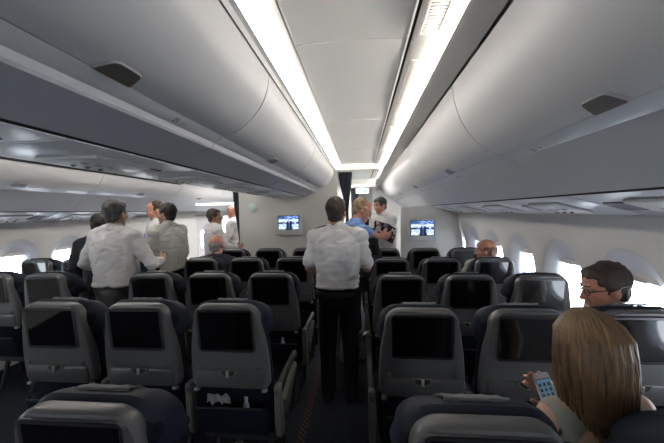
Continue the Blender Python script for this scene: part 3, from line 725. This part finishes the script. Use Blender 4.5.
def person(loc, yaw, label, group=None, H=1.75, sit=False, lean=(0, 0), head=(0, 0, 0), hairstyle='short', hair='hair_dark', skin='skin',
           shirt='white_shirt', sleeve='long', trousers='dark_trousers', arms=None, vox=.007, belly=0, bulk=1.0, curl=.5, legs=None, glasses=False, seed=1, thigh_yaw=0, hk=1.0, drop=0):
    t = empty('person', (loc[0], loc[1], 0), R(yaw)); tag(t, label, 'person', group)
    k = H/1.75; pz = .93*k if not sit else .565 - drop
    P0 = Vector((0, 0, pz)); U = T(*P0) @ Euler((R(-lean[0]), R(lean[1]), 0)).to_matrix().to_4x4() @ T(*(-P0))
    def u(x, y, z): return U @ Vector((x*k, y*k, pz + (z-.93)*k))
    hy, hp, hr_ = head
    HC = u(0, .025, 1.615); HM = T(*HC) @ (Matrix.Rotation(R(lean[1]*.5), 4, 'Y')) @ Euler((R(-hp), R(hr_), R(hy)), 'YXZ').to_matrix().to_4x4()
    HM = T(*HC) @ Matrix.Rotation(R(hy), 4, 'Z') @ Matrix.Rotation(R(hr_), 4, 'Y') @ Matrix.Rotation(R(-hp), 4, 'X') @ Matrix.Scale(hk, 4)
    sh = {-1: u(-.172*bulk, -.01, 1.415), 1: u(.172*bulk, -.01, 1.415)}
    if arms is None: arms = {} if not sit else {s: ((s*.215, .03, 1.17), (s*.12, .25, 1.06), (-s*.2, 1, -.1), (0, 0, -1)) for s in (-1, 1)}
    A = {}
    for s in (-1, 1):
        d = arms.get(s) or ((s*.235, -.02, 1.13), (s*.225, .06, .89), (0, .15, -1), (-s, 0, 0))
        if len(d) == 5:
            LI = (T(loc[0], loc[1], 0) @ Matrix.Rotation(R(yaw), 4, 'Z')).inverted(); A[s] = (LI @ Vector(d[0]), LI @ Vector(d[1]), LI.to_3x3() @ Vector(d[2]), LI.to_3x3() @ Vector(d[3])); continue
        A[s] = (u(*d[0]), u(*d[1]), U.to_3x3() @ Vector(d[2]), U.to_3x3() @ Vector(d[3]))
    if sit:
        c, s_ = math.cos(R(thigh_yaw)), math.sin(R(thigh_yaw)); rz = lambda x, y, z: Vector((x*c - y*s_, x*s_ + y*c, z))
        LG = {s: (Vector((s*.09, .02, pz-.01)), rz(s*.12, .42, .53), rz(s*.12, .44, .10), rz(s*.12, .56, .05)) for s in (-1, 1)}
    else:
        l = legs or {}
        LG = {s: (Vector((s*.085*k, 0, pz-.02)), Vector((s*.095*k + l.get(s, (0, 0))[0]*.5, .02 + l.get(s, (0, 0))[1]*.5, .50*k)), Vector((s*.10*k + l.get(s, (0, 0))[0], -.02 + l.get(s, (0, 0))[1], .09)), Vector((s*.115*k + l.get(s, (0, 0))[0], .12 + l.get(s, (0, 0))[1], .035))) for s in (-1, 1)}
    def torso(bm, g, low=True):
        secs = [(.80, .10, .07), (.84, .145, .095), (.92, .163, .108), (1.02, .150, .104), (1.12, .150, .106), (1.24, .166, .114), (1.34, .176, .112), (1.40, .160, .098), (1.445, .105, .078), (1.47, .060, .060)]
        if not low: secs = [(.985, .155, .104), (1.0, .162, .110)] + secs[3:]
        rg = []
        for z, a, b in secs:
            bb = b + g + (belly*math.exp(-((z-1.06)/.12)**2) if belly else 0)
            rg.append([u((a*bulk+g/k)*math.copysign(abs(math.cos(q))**.85, math.cos(q)), -.004 + (belly*.5*math.exp(-((z-1.06)/.12)**2)) + (bb)*math.copysign(abs(math.sin(q))**.9, math.sin(q)), z) for q in [2*PI*i/28 for i in range(28)]])
        rings_loft(bm, rg)
        for s in (-1, 1):
            cap(bm, u(s*.10*bulk, -.01, 1.385), sh[s] + Vector((0, 0, -.004)), .060*k+g*.85, .056*k+g*.85, 14)
            cap(bm, u(s*.02, -.012, 1.465), u(s*.15*bulk, -.01, 1.432), .040*k+g*.8, .040*k+g*.8, 14)
    bm = bmesh.new(); torso(bm, 0)
    cap(bm, u(0, -.012, 1.42), HM @ Vector((0, -.02, -.045)), .058*k, .054*k)
    head_bm(bm, HM)
    for s in (-1, 1):
        el, wr, hd, pn = A[s]; cap(bm, sh[s], el, .046*k, .038*k); cap(bm, el, wr, .038*k, .026*k); hand(bm, wr, hd, pn, s if True else 1, curl)
        h, kn, an, to = LG[s]; cap(bm, h, kn, .078*k, .054*k); cap(bm, kn, an, .052*k, .036*k); cap(bm, an, to, .036, .030)
    b = remesh(bm, vox, 2); body = mesh_obj('body', b, skin, t, auto=False)
    # eyes, brows
    for s in (-1, 1):
        bm = bmesh.new(); ell(bm, (s*.031, .0735, .009), (.0125, .0105, .0085), None, 10, 8); bmesh.ops.transform(bm, matrix=HM, verts=bm.verts); e = mesh_obj('eye', bm, 'eye', t, auto=False)
        bm = bmesh.new(); ell(bm, (s*.031, .0815, .009), (.005, .004, .005), None, 8, 6); bmesh.ops.transform(bm, matrix=HM, verts=bm.verts); mesh_obj('iris', bm, 'hair_dark', e, auto=False)
        bm = bmesh.new(); cap(bm, (s*.018, .0875, .036), (s*.044, .080, .036), .004, .003, 8); bmesh.ops.transform(bm, matrix=HM, verts=bm.verts); mesh_obj('eyebrow', bm, hair, t, auto=False)
    # hair
    if hairstyle:
        bm = bmesh.new()
        if hairstyle == 'short':
            ell(bm, (0, -.030, .042), (.086, .100, .096)); ell(bm, (0, .012, .083), (.066, .070, .044)); ell(bm, (0, -.054, -.025), (.068, .050, .060)); ell(bm, (0, -.05, .01), (.078, .06, .06))
            for s in (-1, 1): ell(bm, (s*.066, -.012, .028), (.020, .040, .036))
        elif hairstyle == 'receding':
            ell(bm, (0, -.038, .040), (.083, .093, .092)); ell(bm, (0, -.062, -.02), (.066, .050, .064))
            for s in (-1, 1): ell(bm, (s*.066, -.014, .020), (.019, .038, .032))
        elif hairstyle == 'fringe':   # bald crown, hair round the back
            ell(bm, (0, -.040, .004), (.081, .084, .056)); ell(bm, (0, -.060, -.030), (.064, .050, .050))
            for s in (-1, 1): ell(bm, (s*.067, -.022, .012), (.018, .040, .032))
        elif hairstyle == 'bob':
            ell(bm, (0, -.030, .042), (.090, .104, .098)); ell(bm, (0, .008, .085), (.070, .076, .044)); ell(bm, (0, -.055, -.05), (.085, .060, .10))
        b = remesh(bm, .006, 2, .008, 45, seed); bmesh.ops.transform(b, matrix=HM, verts=b.verts); mesh_obj('hair', b, hair, t, auto=False)
    if glasses:
        bm = bmesh.new()
        for s in (-1, 1):
            pts = [Vector((s*.033 + .022*math.cos(a), .094, .006 + .015*math.sin(a))) for a in [2*PI*i/14 for i in range(15)]]
            chain(bm, pts, [.0016]*15, 6); cap(bm, (s*.056, .092, .012), (s*.080, -.005, .012), .0022, n=6); cap(bm, (s*.080, -.005, .012), (s*.079, -.022, -.006), .002, n=6)
        cap(bm, (-.011, .095, .010), (.011, .095, .010), .0016, n=6)
        bmesh.ops.transform(bm, matrix=HM, verts=bm.verts); mesh_obj('glasses', bm, 'black', t)
    # shirt or jacket
    if shirt:
        bm = bmesh.new(); torso(bm, .029, low=(shirt in ('black_suit',)))
        ell(bm, u(0, .003 + belly*.5, 1.015), (.190*k*bulk, .140*k+belly, .05*k), U.to_3x3())
        cap(bm, u(0, -.012, 1.44), u(0, -.004, 1.495), .066*k, .062*k)
        for s in (-1, 1):
            el, wr, hd, pn = A[s]
            if sleeve == 'long': cap(bm, sh[s], el, .070*k, .058*k); cap(bm, el, el.lerp(wr, .93 if hk == 1 else 1.25), .056*k, .037*k)
            elif sleeve == 'rolled': cap(bm, sh[s], el, .064*k, .054*k); cap(bm, el, el.lerp(wr, .2), .054*k, .048*k)
            else:
                e1 = sh[s].lerp(el, .80); cap(bm, sh[s], e1, .066*k, .064*k, flat=False)
        b = remesh(bm, vox*1.1, 5, .018, 9, seed, fold=.007); so = mesh_obj('shirt' if shirt != 'black_suit' else 'jacket', b, shirt, t, auto=False)
        bm = bmesh.new()     # collar
        n = 18
        rr = []
        for r_, z in ((.064, 1.468), (.060, 1.502), (.066, 1.500), (.076, 1.474)):
            rr.append([u(r_*math.cos(2*PI*i/n), -.010 + r_*math.sin(2*PI*i/n)*1.05 , z - .012*max(0, math.sin(2*PI*i/n))) for i in range(n)])
        rings_loft(bm, rr, False, False); mesh_obj('collar', bm, shirt, so)
        if sleeve == 'long':
            for s in (-1, 1):
                el, wr, hd, pn = A[s]; bm = bmesh.new(); cap(bm, el.lerp(wr, .88), el.lerp(wr, 1.0), .038*k, .037*k, 16, flat=True); mesh_obj('cuff', bm, shirt, so)
    if trousers:
        bm = bmesh.new()
        rings_loft(bm, [[(a*k*bulk*math.cos(q), -.004 + b_*k*math.sin(q), pz + (z-.93)*k) for q in [2*PI*i/28 for i in range(28)]] for z, a, b_ in ((.79, .11, .08), (.83, .165, .115), (.92, .186, .130), (.98, .178, .127), (1.035, .170, .122))])
        for s in (-1, 1):
            h, kn, an, to = LG[s]; cap(bm, h, kn, .092*k, .072*k); cap(bm, kn, an + Vector((0, 0, -.02)), .072*k, .056*k)
        b = remesh(bm, .010, 2, .014, 8, seed+3); tr = mesh_obj('trousers', b, trousers, t, auto=False)
        for s in (-1, 1):
            h, kn, an, to = LG[s]; bm = bmesh.new(); ell(bm, an.lerp(to, .55) + Vector((0, .01, -.015)), (.046, .14, .040)); ell(bm, an + Vector((0, 0, -.03)), (.042, .055, .05))
            for v in bm.verts: v.co.z = max(v.co.z, .008)
            bm = remesh(bm, .01, 1); mesh_obj('shoe', bm, 'shoe', t, auto=False)
        if not sit:
            bm = bmesh.new(); n = 24; rings_loft(bm, [[(.184*k*bulk*math.cos(2*PI*i/n)*s_, .134*k*math.sin(2*PI*i/n)*s_ - .004, pz + dz) for i in range(n)] for s_, dz in ((.97, -.005), (1.0, -.003), (1.0, .028), (.97, .030))], False, False); mesh_obj('belt', bm, 'shoe', tr)
    return t, u, HM, A, U
def part(t, name, bm, m, auto=True): return mesh_obj(name, bm, m, t, auto=auto)

# man standing in the near aisle, back to the camera, short sleeves
t, u, HM, A, U = person((-.205, 2.62), 0, 'man from behind in white short-sleeved shirt and dark trousers standing in the near aisle', H=1.745, head=(-18, 0, 0), hair='hair_brown', hairstyle='short', sleeve='short', bulk=1.03,
    arms={-1: ((-.250, .0, 1.15), (-.20, .20, 1.06), (.2, 1, .1), (1, 0, 0)), 1: ((.250, .01, 1.14), (.215, .215, 1.12), (-.1, 1, .25), (-1, 0, 0))}, vox=.0065, seed=2)
for s in (-1, 1):
    bm = bmesh.new(); box(bm, (0, 0, 0), (.10, .045, .008), .003); bmesh.ops.transform(bm, matrix=T(*u(s*.135, -.01, 1.497)) @ Matrix.Rotation(R(s*16), 4, 'Y'), verts=bm.verts); e = part(t, 'epaulette', bm, 'navy')
    for j in range(4):
        bm = bmesh.new(); box(bm, (s*(.035-.016*j), 0, .0045), (.006, .044, .003)); bmesh.ops.transform(bm, matrix=T(*u(s*.135, -.01, 1.497)) @ Matrix.Rotation(R(s*16), 4, 'Y'), verts=bm.verts); mesh_obj('braid', bm, 'gold', e)
bm = bmesh.new(); el, wr = A[1][0], A[1][1]; cap(bm, el.lerp(wr, .93), el.lerp(wr, 1.0), .031, .031, 14, flat=True); part(t, 'watch', bm, 'black')

# man in blue shirt with glasses leaning over a magazine
t, u, HM, A, U = person((-.20, 3.36), -78, 'sandy-haired man in glasses and light blue shirt reading a leaflet in the near aisle', H=1.80, lean=(16, 0), head=(-4, 26, 0), hair='hair_blond', hairstyle='receding',
    skin='skin_red', shirt='blue_shirt', sleeve='rolled', trousers='grey_trousers', glasses=True, arms={-1: ((.03, 3.42, 1.36), (.16, 3.42, 1.35), (1, .1, .2), (0, -1, .2), 'W'), 1: ((.045, 3.12, 1.42), (.19, 3.24, 1.35), (1, .3, .1), (0, .9, .3), 'W')}, vox=.0065, seed=5)
BL = (t, A)
el, wr = A[-1][0], A[-1][1]
bm = bmesh.new(); cap(bm, el.lerp(wr, .86), el.lerp(wr, .95), .031, .031, 14, flat=True); part(t, 'watch', bm, 'black')
# officer facing the aisle
t, u, HM, A, U = person((.36, 4.76), 128, 'officer in white shirt, dark tie and shoulder bars facing the aisle before the front wall', H=1.84, head=(0, 14, 0), hair='hair_grey', skin='skin_red', lean=(6, 0),
    arms={-1: ((-.22, .10, 1.17), (-.15, .33, 1.20), (.1, 1, .2), (1, 0, 0)), 1: ((.23, .12, 1.18), (.10, .34, 1.22), (-.1, 1, .1), (-1, 0, 0))}, seed=8, bulk=1.05)
bm = bmesh.new(); pts = [u(0, .075, 1.455), u(0, .137, 1.40), u(0, .15, 1.30), u(0, .148, 1.12)]
for a, b, w0, w1 in zip(pts, pts[1:], (.016, .018, .026), (.018, .026, .034)):
    vs = [bm.verts.new(a + Vector((-w0, 0, 0))), bm.verts.new(a + Vector((w0, 0, 0))), bm.verts.new(b + Vector((w1, 0, 0))), bm.verts.new(b + Vector((-w1, 0, 0)))]; bm.faces.new(vs)
bmesh.ops.solidify(bm, geom=bm.faces[:], thickness=.008); part(t, 'tie', bm, 'black_suit')
for s in (-1, 1):
    bm = bmesh.new(); box(bm, (0, 0, 0), (.10, .05, .008), .003); bmesh.ops.transform(bm, matrix=T(*u(s*.13, -.01, 1.497)) @ Matrix.Rotation(R(s*16), 4, 'Y'), verts=bm.verts); part(t, 'epaulette', bm, 'gold')
# dark haired person half hidden
person((.0, 4.05), 150, 'dark-haired person in black half hidden behind the man in the light blue shirt', H=1.64, head=(0, 20, 0), hairstyle='bob', shirt='black_suit', seed=4)
# left aisle group
person((-2.23, 2.62), -8, 'grey-haired man from behind in a loose ivory long-sleeved shirt in the far aisle', H=1.77, hair='hair_grey', shirt='ivory_shirt', trousers='brown_trousers', bulk=1.12, belly=.015, head=(4, 4, 0), hairstyle='short',
    arms={-1: ((-.34, -.02, 1.17), (-.22, .20, 1.10), (.5, 1, .1), (1, 0, 0)), 1: ((.33, .06, 1.17), (.22, .28, 1.16), (-.3, 1, .1), (-1, 0, 0))}, seed=11)
person((-2.79, 3.08), 20, 'person in a black jacket mostly hidden behind the grey-haired man in ivory', H=1.64, hair='hair_dark', shirt='black_suit', head=(0, 15, 0), seed=12,
    arms={-1: ((-.27, -.02, 1.15), (-.24, .10, .93), (0, .3, -1), (1, 0, 0))})
t, u, HM, A, U = person((-2.70, 3.90), 122, 'dark-haired man in a white shirt with a small blue badge looking down, far aisle', H=1.82, hair='hair_brown', hairstyle='receding', skin='skin_red', head=(8, 16, 0), seed=13, belly=.02,
    arms={-1: ((-.25, .06, 1.16), (-.10, .26, 1.10), (.3, 1, 0), (1, 0, 0)), 1: ((.26, .05, 1.15), (.10, .26, 1.08), (-.3, 1, 0), (-1, 0, 0))})
M['badge'] = mat('blue_badge', (.06, .14, .60), .4)
bm = bmesh.new(); box(bm, (0, 0, 0), (.065, .006, .06), .004); bmesh.ops.transform(bm, matrix=T(*u(-.075, .142, 1.30)) @ Matrix.Rotation(R(12), 4, 'Z'), verts=bm.verts); part(t, 'badge', bm, 'badge')
bm = bmesh.new(); box(bm, (0, -.0, 0), (.035, .0075, .022), .003); bmesh.ops.transform(bm, matrix=T(*u(-.075, .1425, 1.30)) @ Matrix.Rotation(R(12), 4, 'Z'), verts=bm.verts); mesh_obj('badge_label', bm, 'white_shirt', t.children[-1])
t, u, HM, A, U = person((-2.20, 3.36), 78, 'black-haired man in a grey shirt turned left, hand raised, wearing a wristwatch', H=1.76, hair='hair_dark', skin='skin_tan', shirt='grey_shirt', trousers='dark_trousers', head=(12, 4, 0), bulk=1.05, seed=14,
    arms={-1: ((-.24, .08, 1.17), (-.12, .30, 1.17), (.3, 1, .5), (1, 0, 0)), 1: ((.25, .02, 1.15), (.16, .24, 1.10), (-.1, 1, .2), (-1, 0, 0))})
bm = bmesh.new(); el, wr = A[-1][0], A[-1][1]; cap(bm, el.lerp(wr, .92), el.lerp(wr, .99), .040, .040, 14, flat=True); part(t, 'watch', bm, 'black')
person((-2.28, 4.62), -42, 'man in a white shirt with short dark hair turned right, beyond the far aisle group', H=1.70, hair='hair_brown', skin='skin_tan', trousers='grey_trousers', head=(-28, 0, 0), seed=15,
    arms={1: ((.24, .08, 1.16), (.12, .32, 1.12), (-.1, 1, .1), (-1, 0, 0)), -1: ((-.24, .04, 1.16), (-.14, .26, 1.10), (.3, 1, .1), (1, 0, 0))})
person((-2.37, 5.60), 100, 'bald man in a white shirt facing left at the edge of the front wall', H=1.78, hairstyle=None, skin='skin_red', trousers='dark_trousers', head=(0, 8, 0), seed=16,
    arms={1: ((.24, .08, 1.16), (.10, .30, 1.13), (-.2, 1, .1), (-1, 0, 0)), -1: ((-.24, .08, 1.16), (-.10, .30, 1.10), (.2, 1, .1), (1, 0, 0))})
# seated passengers
person((-1.70, 3.50), 6, 'seated balding man with white-grey hair in navy, middle block, seen from behind', sit=True, hairstyle='fringe', hair='hair_white', skin='skin_red', shirt='navy_shirt', trousers='dark_trousers', head=(-10, 2, 0), seed=17)
person((1.27, 3.52), 8, 'seated balding ruddy man by the right windows turned toward the left', sit=True, hairstyle='fringe', hair='hair_ruddy', skin='skin_red', shirt='grey_shirt', head=(56, 6, 0), seed=18, H=1.66, drop=.05, lean=(0, 8), bulk=.9, thigh_yaw=-8, arms={-1: ((-.215, .03, 1.17), (-.12, .25, 1.06), (.2, 1, -.1), (0, 0, -1)), 1: ((.16, .06, 1.17), (.08, .27, 1.06), (-.2, 1, -.1), (0, 0, -1))})
t, u, HM, A, U = person((1.37, 1.80), 40, 'seated man in dark-rimmed glasses resting his chin on a white-sleeved fist, right window seat', sit=True, hairstyle='short', hair='hair_brown', skin='skin_red', shirt='white_shirt', H=1.66, glasses=True,
    head=(44, 13, 0), lean=(3, 0), hk=1.08, drop=.05, thigh_yaw=-40, vox=.0048, seed=19, curl=1.3, arms={-1: ((1.00, 1.69, .86), (1.07, 1.70, 1.01), (.45, .0, .9), (.6, .1, -.4), 'W'), 1: ((.25, .10, 1.16), (.12, .30, 1.05), (-.4, 1, 0), (-1, 0, 0))})
bm = bmesh.new(); pts = [HM @ Vector(p) for p in ((.086, -.006, -.012), (.092, -.03, .02), (.088, -.065, .02), (.078, -.098, -.01), (.06, -.105, -.06), (.05, -.08, -.14)) for q in (0,)] + []
pts = [HM @ Vector((-p.x, p.y, p.z)) for p in [Vector(v) for v in ((.086, -.006, -.012), (.092, -.03, .02), (.088, -.065, .02), (.078, -.098, -.01), (.06, -.105, -.06), (.05, -.08, -.14))]]
chain(bm, pts, [.0016]*6, 8); part(t, 'earphone_cord', bm, 'paper')

# ---- blonde woman with a phone in the nearest row
t, u, HM, A, U = person((.75, 1.10), 8, 'woman with long blonde hair from behind holding a phone, nearest row', sit=True, hairstyle=None, hair='hair_brown', shirt=None, trousers='dark_trousers', H=1.66, lean=(-6, -4),
    head=(-10, 16, -2), vox=.0055, seed=21, curl=.4, bulk=.82, drop=.055, thigh_yaw=-8, arms={-1: ((.70, 1.06, .78), (.745, 1.235, .885), (-.75, .15, .6), (-.2, -.95, .2), 'W'), 1: ((.23, .08, 1.14), (.14, .27, 1.02), (-.4, 1, 0), (-1, 0, 0))})
M['floral'] = mat('floral_top', (.25, .24, .21), .85)
nt = M['floral'].node_tree; b_ = nt.nodes['Principled BSDF']; v_ = nt.nodes.new('ShaderNodeTexVoronoi'); v_.inputs['Scale'].default_value = 13; tc_ = nt.nodes.new('ShaderNodeTexCoord')
r_ = nt.nodes.new('ShaderNodeValToRGB'); r_.color_ramp.elements[0].position = .30; r_.color_ramp.elements[0].color = (.03, .04, .035, 1); r_.color_ramp.elements[1].position = .36; r_.color_ramp.elements[1].color = (.25, .24, .21, 1)
nt.links.new(tc_.outputs['Object'], v_.inputs['Vector']); nt.links.new(v_.outputs[0], r_.inputs[0]); nt.links.new(r_.outputs[0], b_.inputs['Base Color'])
bm = bmesh.new(); k = 1.66/1.75
ell(bm, u(0, 0, 1.05), (.15, .12, .16)); ell(bm, u(0, .005, 1.23), (.155, .12, .16)); ell(bm, u(0, -.015, 1.32), (.140, .105, .11)); cap(bm, u(-.12, -.01, 1.405), u(.12, -.01, 1.405), .062)
mesh_obj('blouse', remesh(bm, .008, 2, .012, 10, 3), 'floral', t, auto=False)
tones = [mat('blonde_light', (.25, .145, .06), .42, nscale=14, namp=.3), mat('blonde_mid', (.14, .078, .034), .45, nscale=14, namp=.3), mat('blonde_deep', (.075, .04, .018), .5, nscale=14, namp=.3)]
bm = bmesh.new(); ell(bm, (0, -.020, .035), (.083, .102, .098)); ell(bm, (0, -.045, -.06), (.088, .062, .10)); ell(bm, (0, -.045, -.12), (.080, .042, .09))
b = remesh(bm, .007, 2, .004, 30, 1); bmesh.ops.transform(b, matrix=HM, verts=b.verts); hair_o = mesh_obj('hair', b, tones[1], t, auto=False)
rnd = random.Random(5); HI = HM.inverted()
def strands(n, m, r0, jit, seed):
    rr = random.Random(seed); bm = bmesh.new()
    for i in range(n):
        th = R(rr.uniform(-205, 25)) if i % 5 else R(rr.uniform(-180, 0))      # -90 is the back of the head
        cx, sy = math.cos(th), math.sin(th)
        rd = 1 + rr.uniform(-jit, jit*.6)
        L = rr.uniform(.25, .30) if sy < .2 else rr.uniform(.20, .26)
        pts = []; rs = []
        top = Vector((.012 + rr.uniform(-.012, .012), .045 - .06*rr.random(), .132))
        for q in range(11):
            f = q/10
            if f < .4:
                a = f/.4*PI/2; p = Vector((cx*.091*rd*math.sin(a), -.022 + sy*.108*rd*math.sin(a), .035 + .097*math.cos(a)))
                p = p.lerp(top, (1-f/.4)**2*.8)
            else:
                g = (f-.4)/.6; wv = .006*math.sin(g*5 + i)
                tap = 1 - .22*g*g + .10*math.sin(g*PI)
                p = Vector((cx*.091*rd*tap + wv, -.022 + (sy*.108*rd*tap if sy < 0 else sy*.05) - .012*g, .035))
                wp = HM @ p; wp.z -= L*g; wp.x += .012*g; pts.append(wp); rs.append(r0*(1 if f < .8 else max(.25, (1-f)*5))); continue
            pts.append(HM @ p); rs.append(r0*(.75 + .5*math.sin(min(1, f*1.3)*PI*.5))*(1 if f < .8 else max(.25, (1-f)*5)))
        chain(bm, pts, rs, 6)
    return bm
for nm, n, ti, r0, jit, sd in (('hair_strands', 150, 1, .0075, .05, 1), ('hair_highlights', 60, 0, .0045, .03, 2), ('hair_lowlights', 60, 2, .0055, .05, 3)):
    bm = strands(n, ti, r0, jit, sd)
    # let gravity pull the lengths straight down below the head
    mesh_obj(nm, bm, tones[ti], hair_o, auto=False)
WOM = (t, A)
# her phone
wr = t.matrix_basis @ A[-1][1]
def appfn(u_, v_):
    i = int(u_*3*1.0); j = int(v_*4.6); fu = u_*3 - i; fv = v_*4.6 - j
    if .2 < fu < .8 and .22 < fv < .78 and j < 4: return [(.02, .10, .08), (.03, .05, .12), (.02, .02, .03), (.02, .14, .05), (.05, .07, .12)][(i*2+j*3) % 5]
    return (.30, .42, .50)
ph = empty('phone', (0, 0, 0)); tag(ph, 'white smartphone with a lit app grid held by the blonde woman', 'phone')
bm = bmesh.new(); rings_loft(bm, [[(x*s, y, z*s) for x, z in rrect(.033, -.066, .066, .009)] for s, y in ((.97, .004), (1, .003), (1, -.003), (.97, -.004))]); mesh_obj('case', bm, 'white_shirt', ph)
bm = bmesh.new(); box(bm, (0, -.0045, 0), (.058, .001, .090)); mesh_obj('bezel', bm, 'screen', ph)
picture('screen', .055, .086, 24, 36, appfn, 'app', ph, T(0, -.0053, 0))
bm = bmesh.new(); cap(bm, (0, -.004, -.056), (0, -.0052, -.056), .005, n=16, flat=True); mesh_obj('home_button', bm, 'armgrey', ph)
ph.location = (.675, 1.205, .938); ph.scale = (.9, .9, .9); ph.rotation_euler = (R(-24), R(-11), R(4))
# leaflet in the hands of the man in blue
t, A = BL
hpt = t.matrix_basis @ ((A[-1][1] + A[1][1])/2 + Vector((0, .13, .05)))
M['print'] = mat('leaflet_print', (.3, .3, .3), .6)
nt = M['print'].node_tree; b_ = nt.nodes['Principled BSDF']; v_ = nt.nodes.new('ShaderNodeTexVoronoi'); v_.inputs['Scale'].default_value = 22; tc_ = nt.nodes.new('ShaderNodeTexCoord')
r_ = nt.nodes.new('ShaderNodeValToRGB'); els = r_.color_ramp.elements; els[0].color = (.02, .02, .03, 1); els[1].color = (.6, .55, .52, 1)
for p_, c_ in ((.3, (.05, .04, .06, 1)), (.45, (.30, .10, .09, 1)), (.6, (.12, .14, .25, 1)), (.75, (.55, .45, .42, 1))): e_ = els.new(p_); e_.color = c_
sp_ = nt.nodes.new('ShaderNodeSeparateColor'); nt.links.new(tc_.outputs['Object'], v_.inputs['Vector']); nt.links.new(v_.outputs['Color'], sp_.inputs[0]); nt.links.new(sp_.outputs[0], r_.inputs[0]); nt.links.new(r_.outputs[0], b_.inputs['Base Color'])
lf = empty('leaflet', (.265, 3.34, 1.40)); tag(lf, 'folded colour-printed leaflet held by the man in the light blue shirt', 'leaflet')
for s in (-1, 1):
    bm = bmesh.new(); g = [[bm.verts.new((s*.15*i/6*math.cos(.3), -.15*(i/6)*.3 - .02*math.sin(i/6*PI), -.10 + .20*j/4)) for i in range(7)] for j in range(5)]
    for j in range(4):
        for i in range(6): bm.faces.new((g[j][i], g[j][i+1], g[j+1][i+1], g[j+1][i]))
    bmesh.ops.solidify(bm, geom=bm.faces[:], thickness=.002); mesh_obj('page', bm, 'print', lf)
lf.rotation_euler = (R(15), R(22), R(-20)); lf.scale = (.8, .8, .9)
# bottle and papers in two of the seat pockets
M['clear'] = mat('clear_plastic', (.55, .6, .65), .15); M['wrap'] = mat('crumpled_wrap', (.5, .5, .52), .5)
def bottle(loc, label):
    t = empty('water_bottle', loc, .3); t.scale = (.68, .68, .9); tag(t, label, 'bottle', 'water bottles in the seat pockets')
    bm = bmesh.new(); n = 20; pr = [(.0, 0), (.026, 0), (.030, .006), (.030, .10), (.026, .125), (.014, .150), (.012, .162)]
    rings_loft(bm, [[(r*math.cos(2*PI*i/n), r*math.sin(2*PI*i/n), z) for i in range(n)] for r, z in pr[1:]]); mesh_obj('body', bm, 'clear', t)
    bm = bmesh.new(); rings_loft(bm, [[(r*math.cos(2*PI*i/n), r*math.sin(2*PI*i/n), z) for i in range(n)] for r, z in ((.015, .160), (.015, .178), (.013, .180))]); mesh_obj('cap', bm, 'paper', t)
bottle((-.655, ROW0+.082, .44), 'small clear bottle in the pocket of the second-row aisle seat, middle block')
bottle((-.655, ROW0+PIT+.082, .44), 'small clear bottle in the pocket of the third-row aisle seat, middle block')
bm = bmesh.new(); g = [[bm.verts.new((-.07+.14*i/8, .012*math.sin(i*1.9+j), .05*j/3 + .012*math.sin(i*2.3+j*1.7))) for i in range(9)] for j in range(4)]
for j in range(3):
    for i in range(8): bm.faces.new((g[j][i], g[j][i+1], g[j+1][i+1], g[j+1][i]))
bmesh.ops.solidify(bm, geom=bm.faces[:], thickness=.003); o = mesh_obj('paper_wrapper', bm, 'wrap'); o.location = (-.80, ROW0+.055, .575); tag(o, 'crumpled white paper in the pocket of the second-row seat, middle block', 'paper')
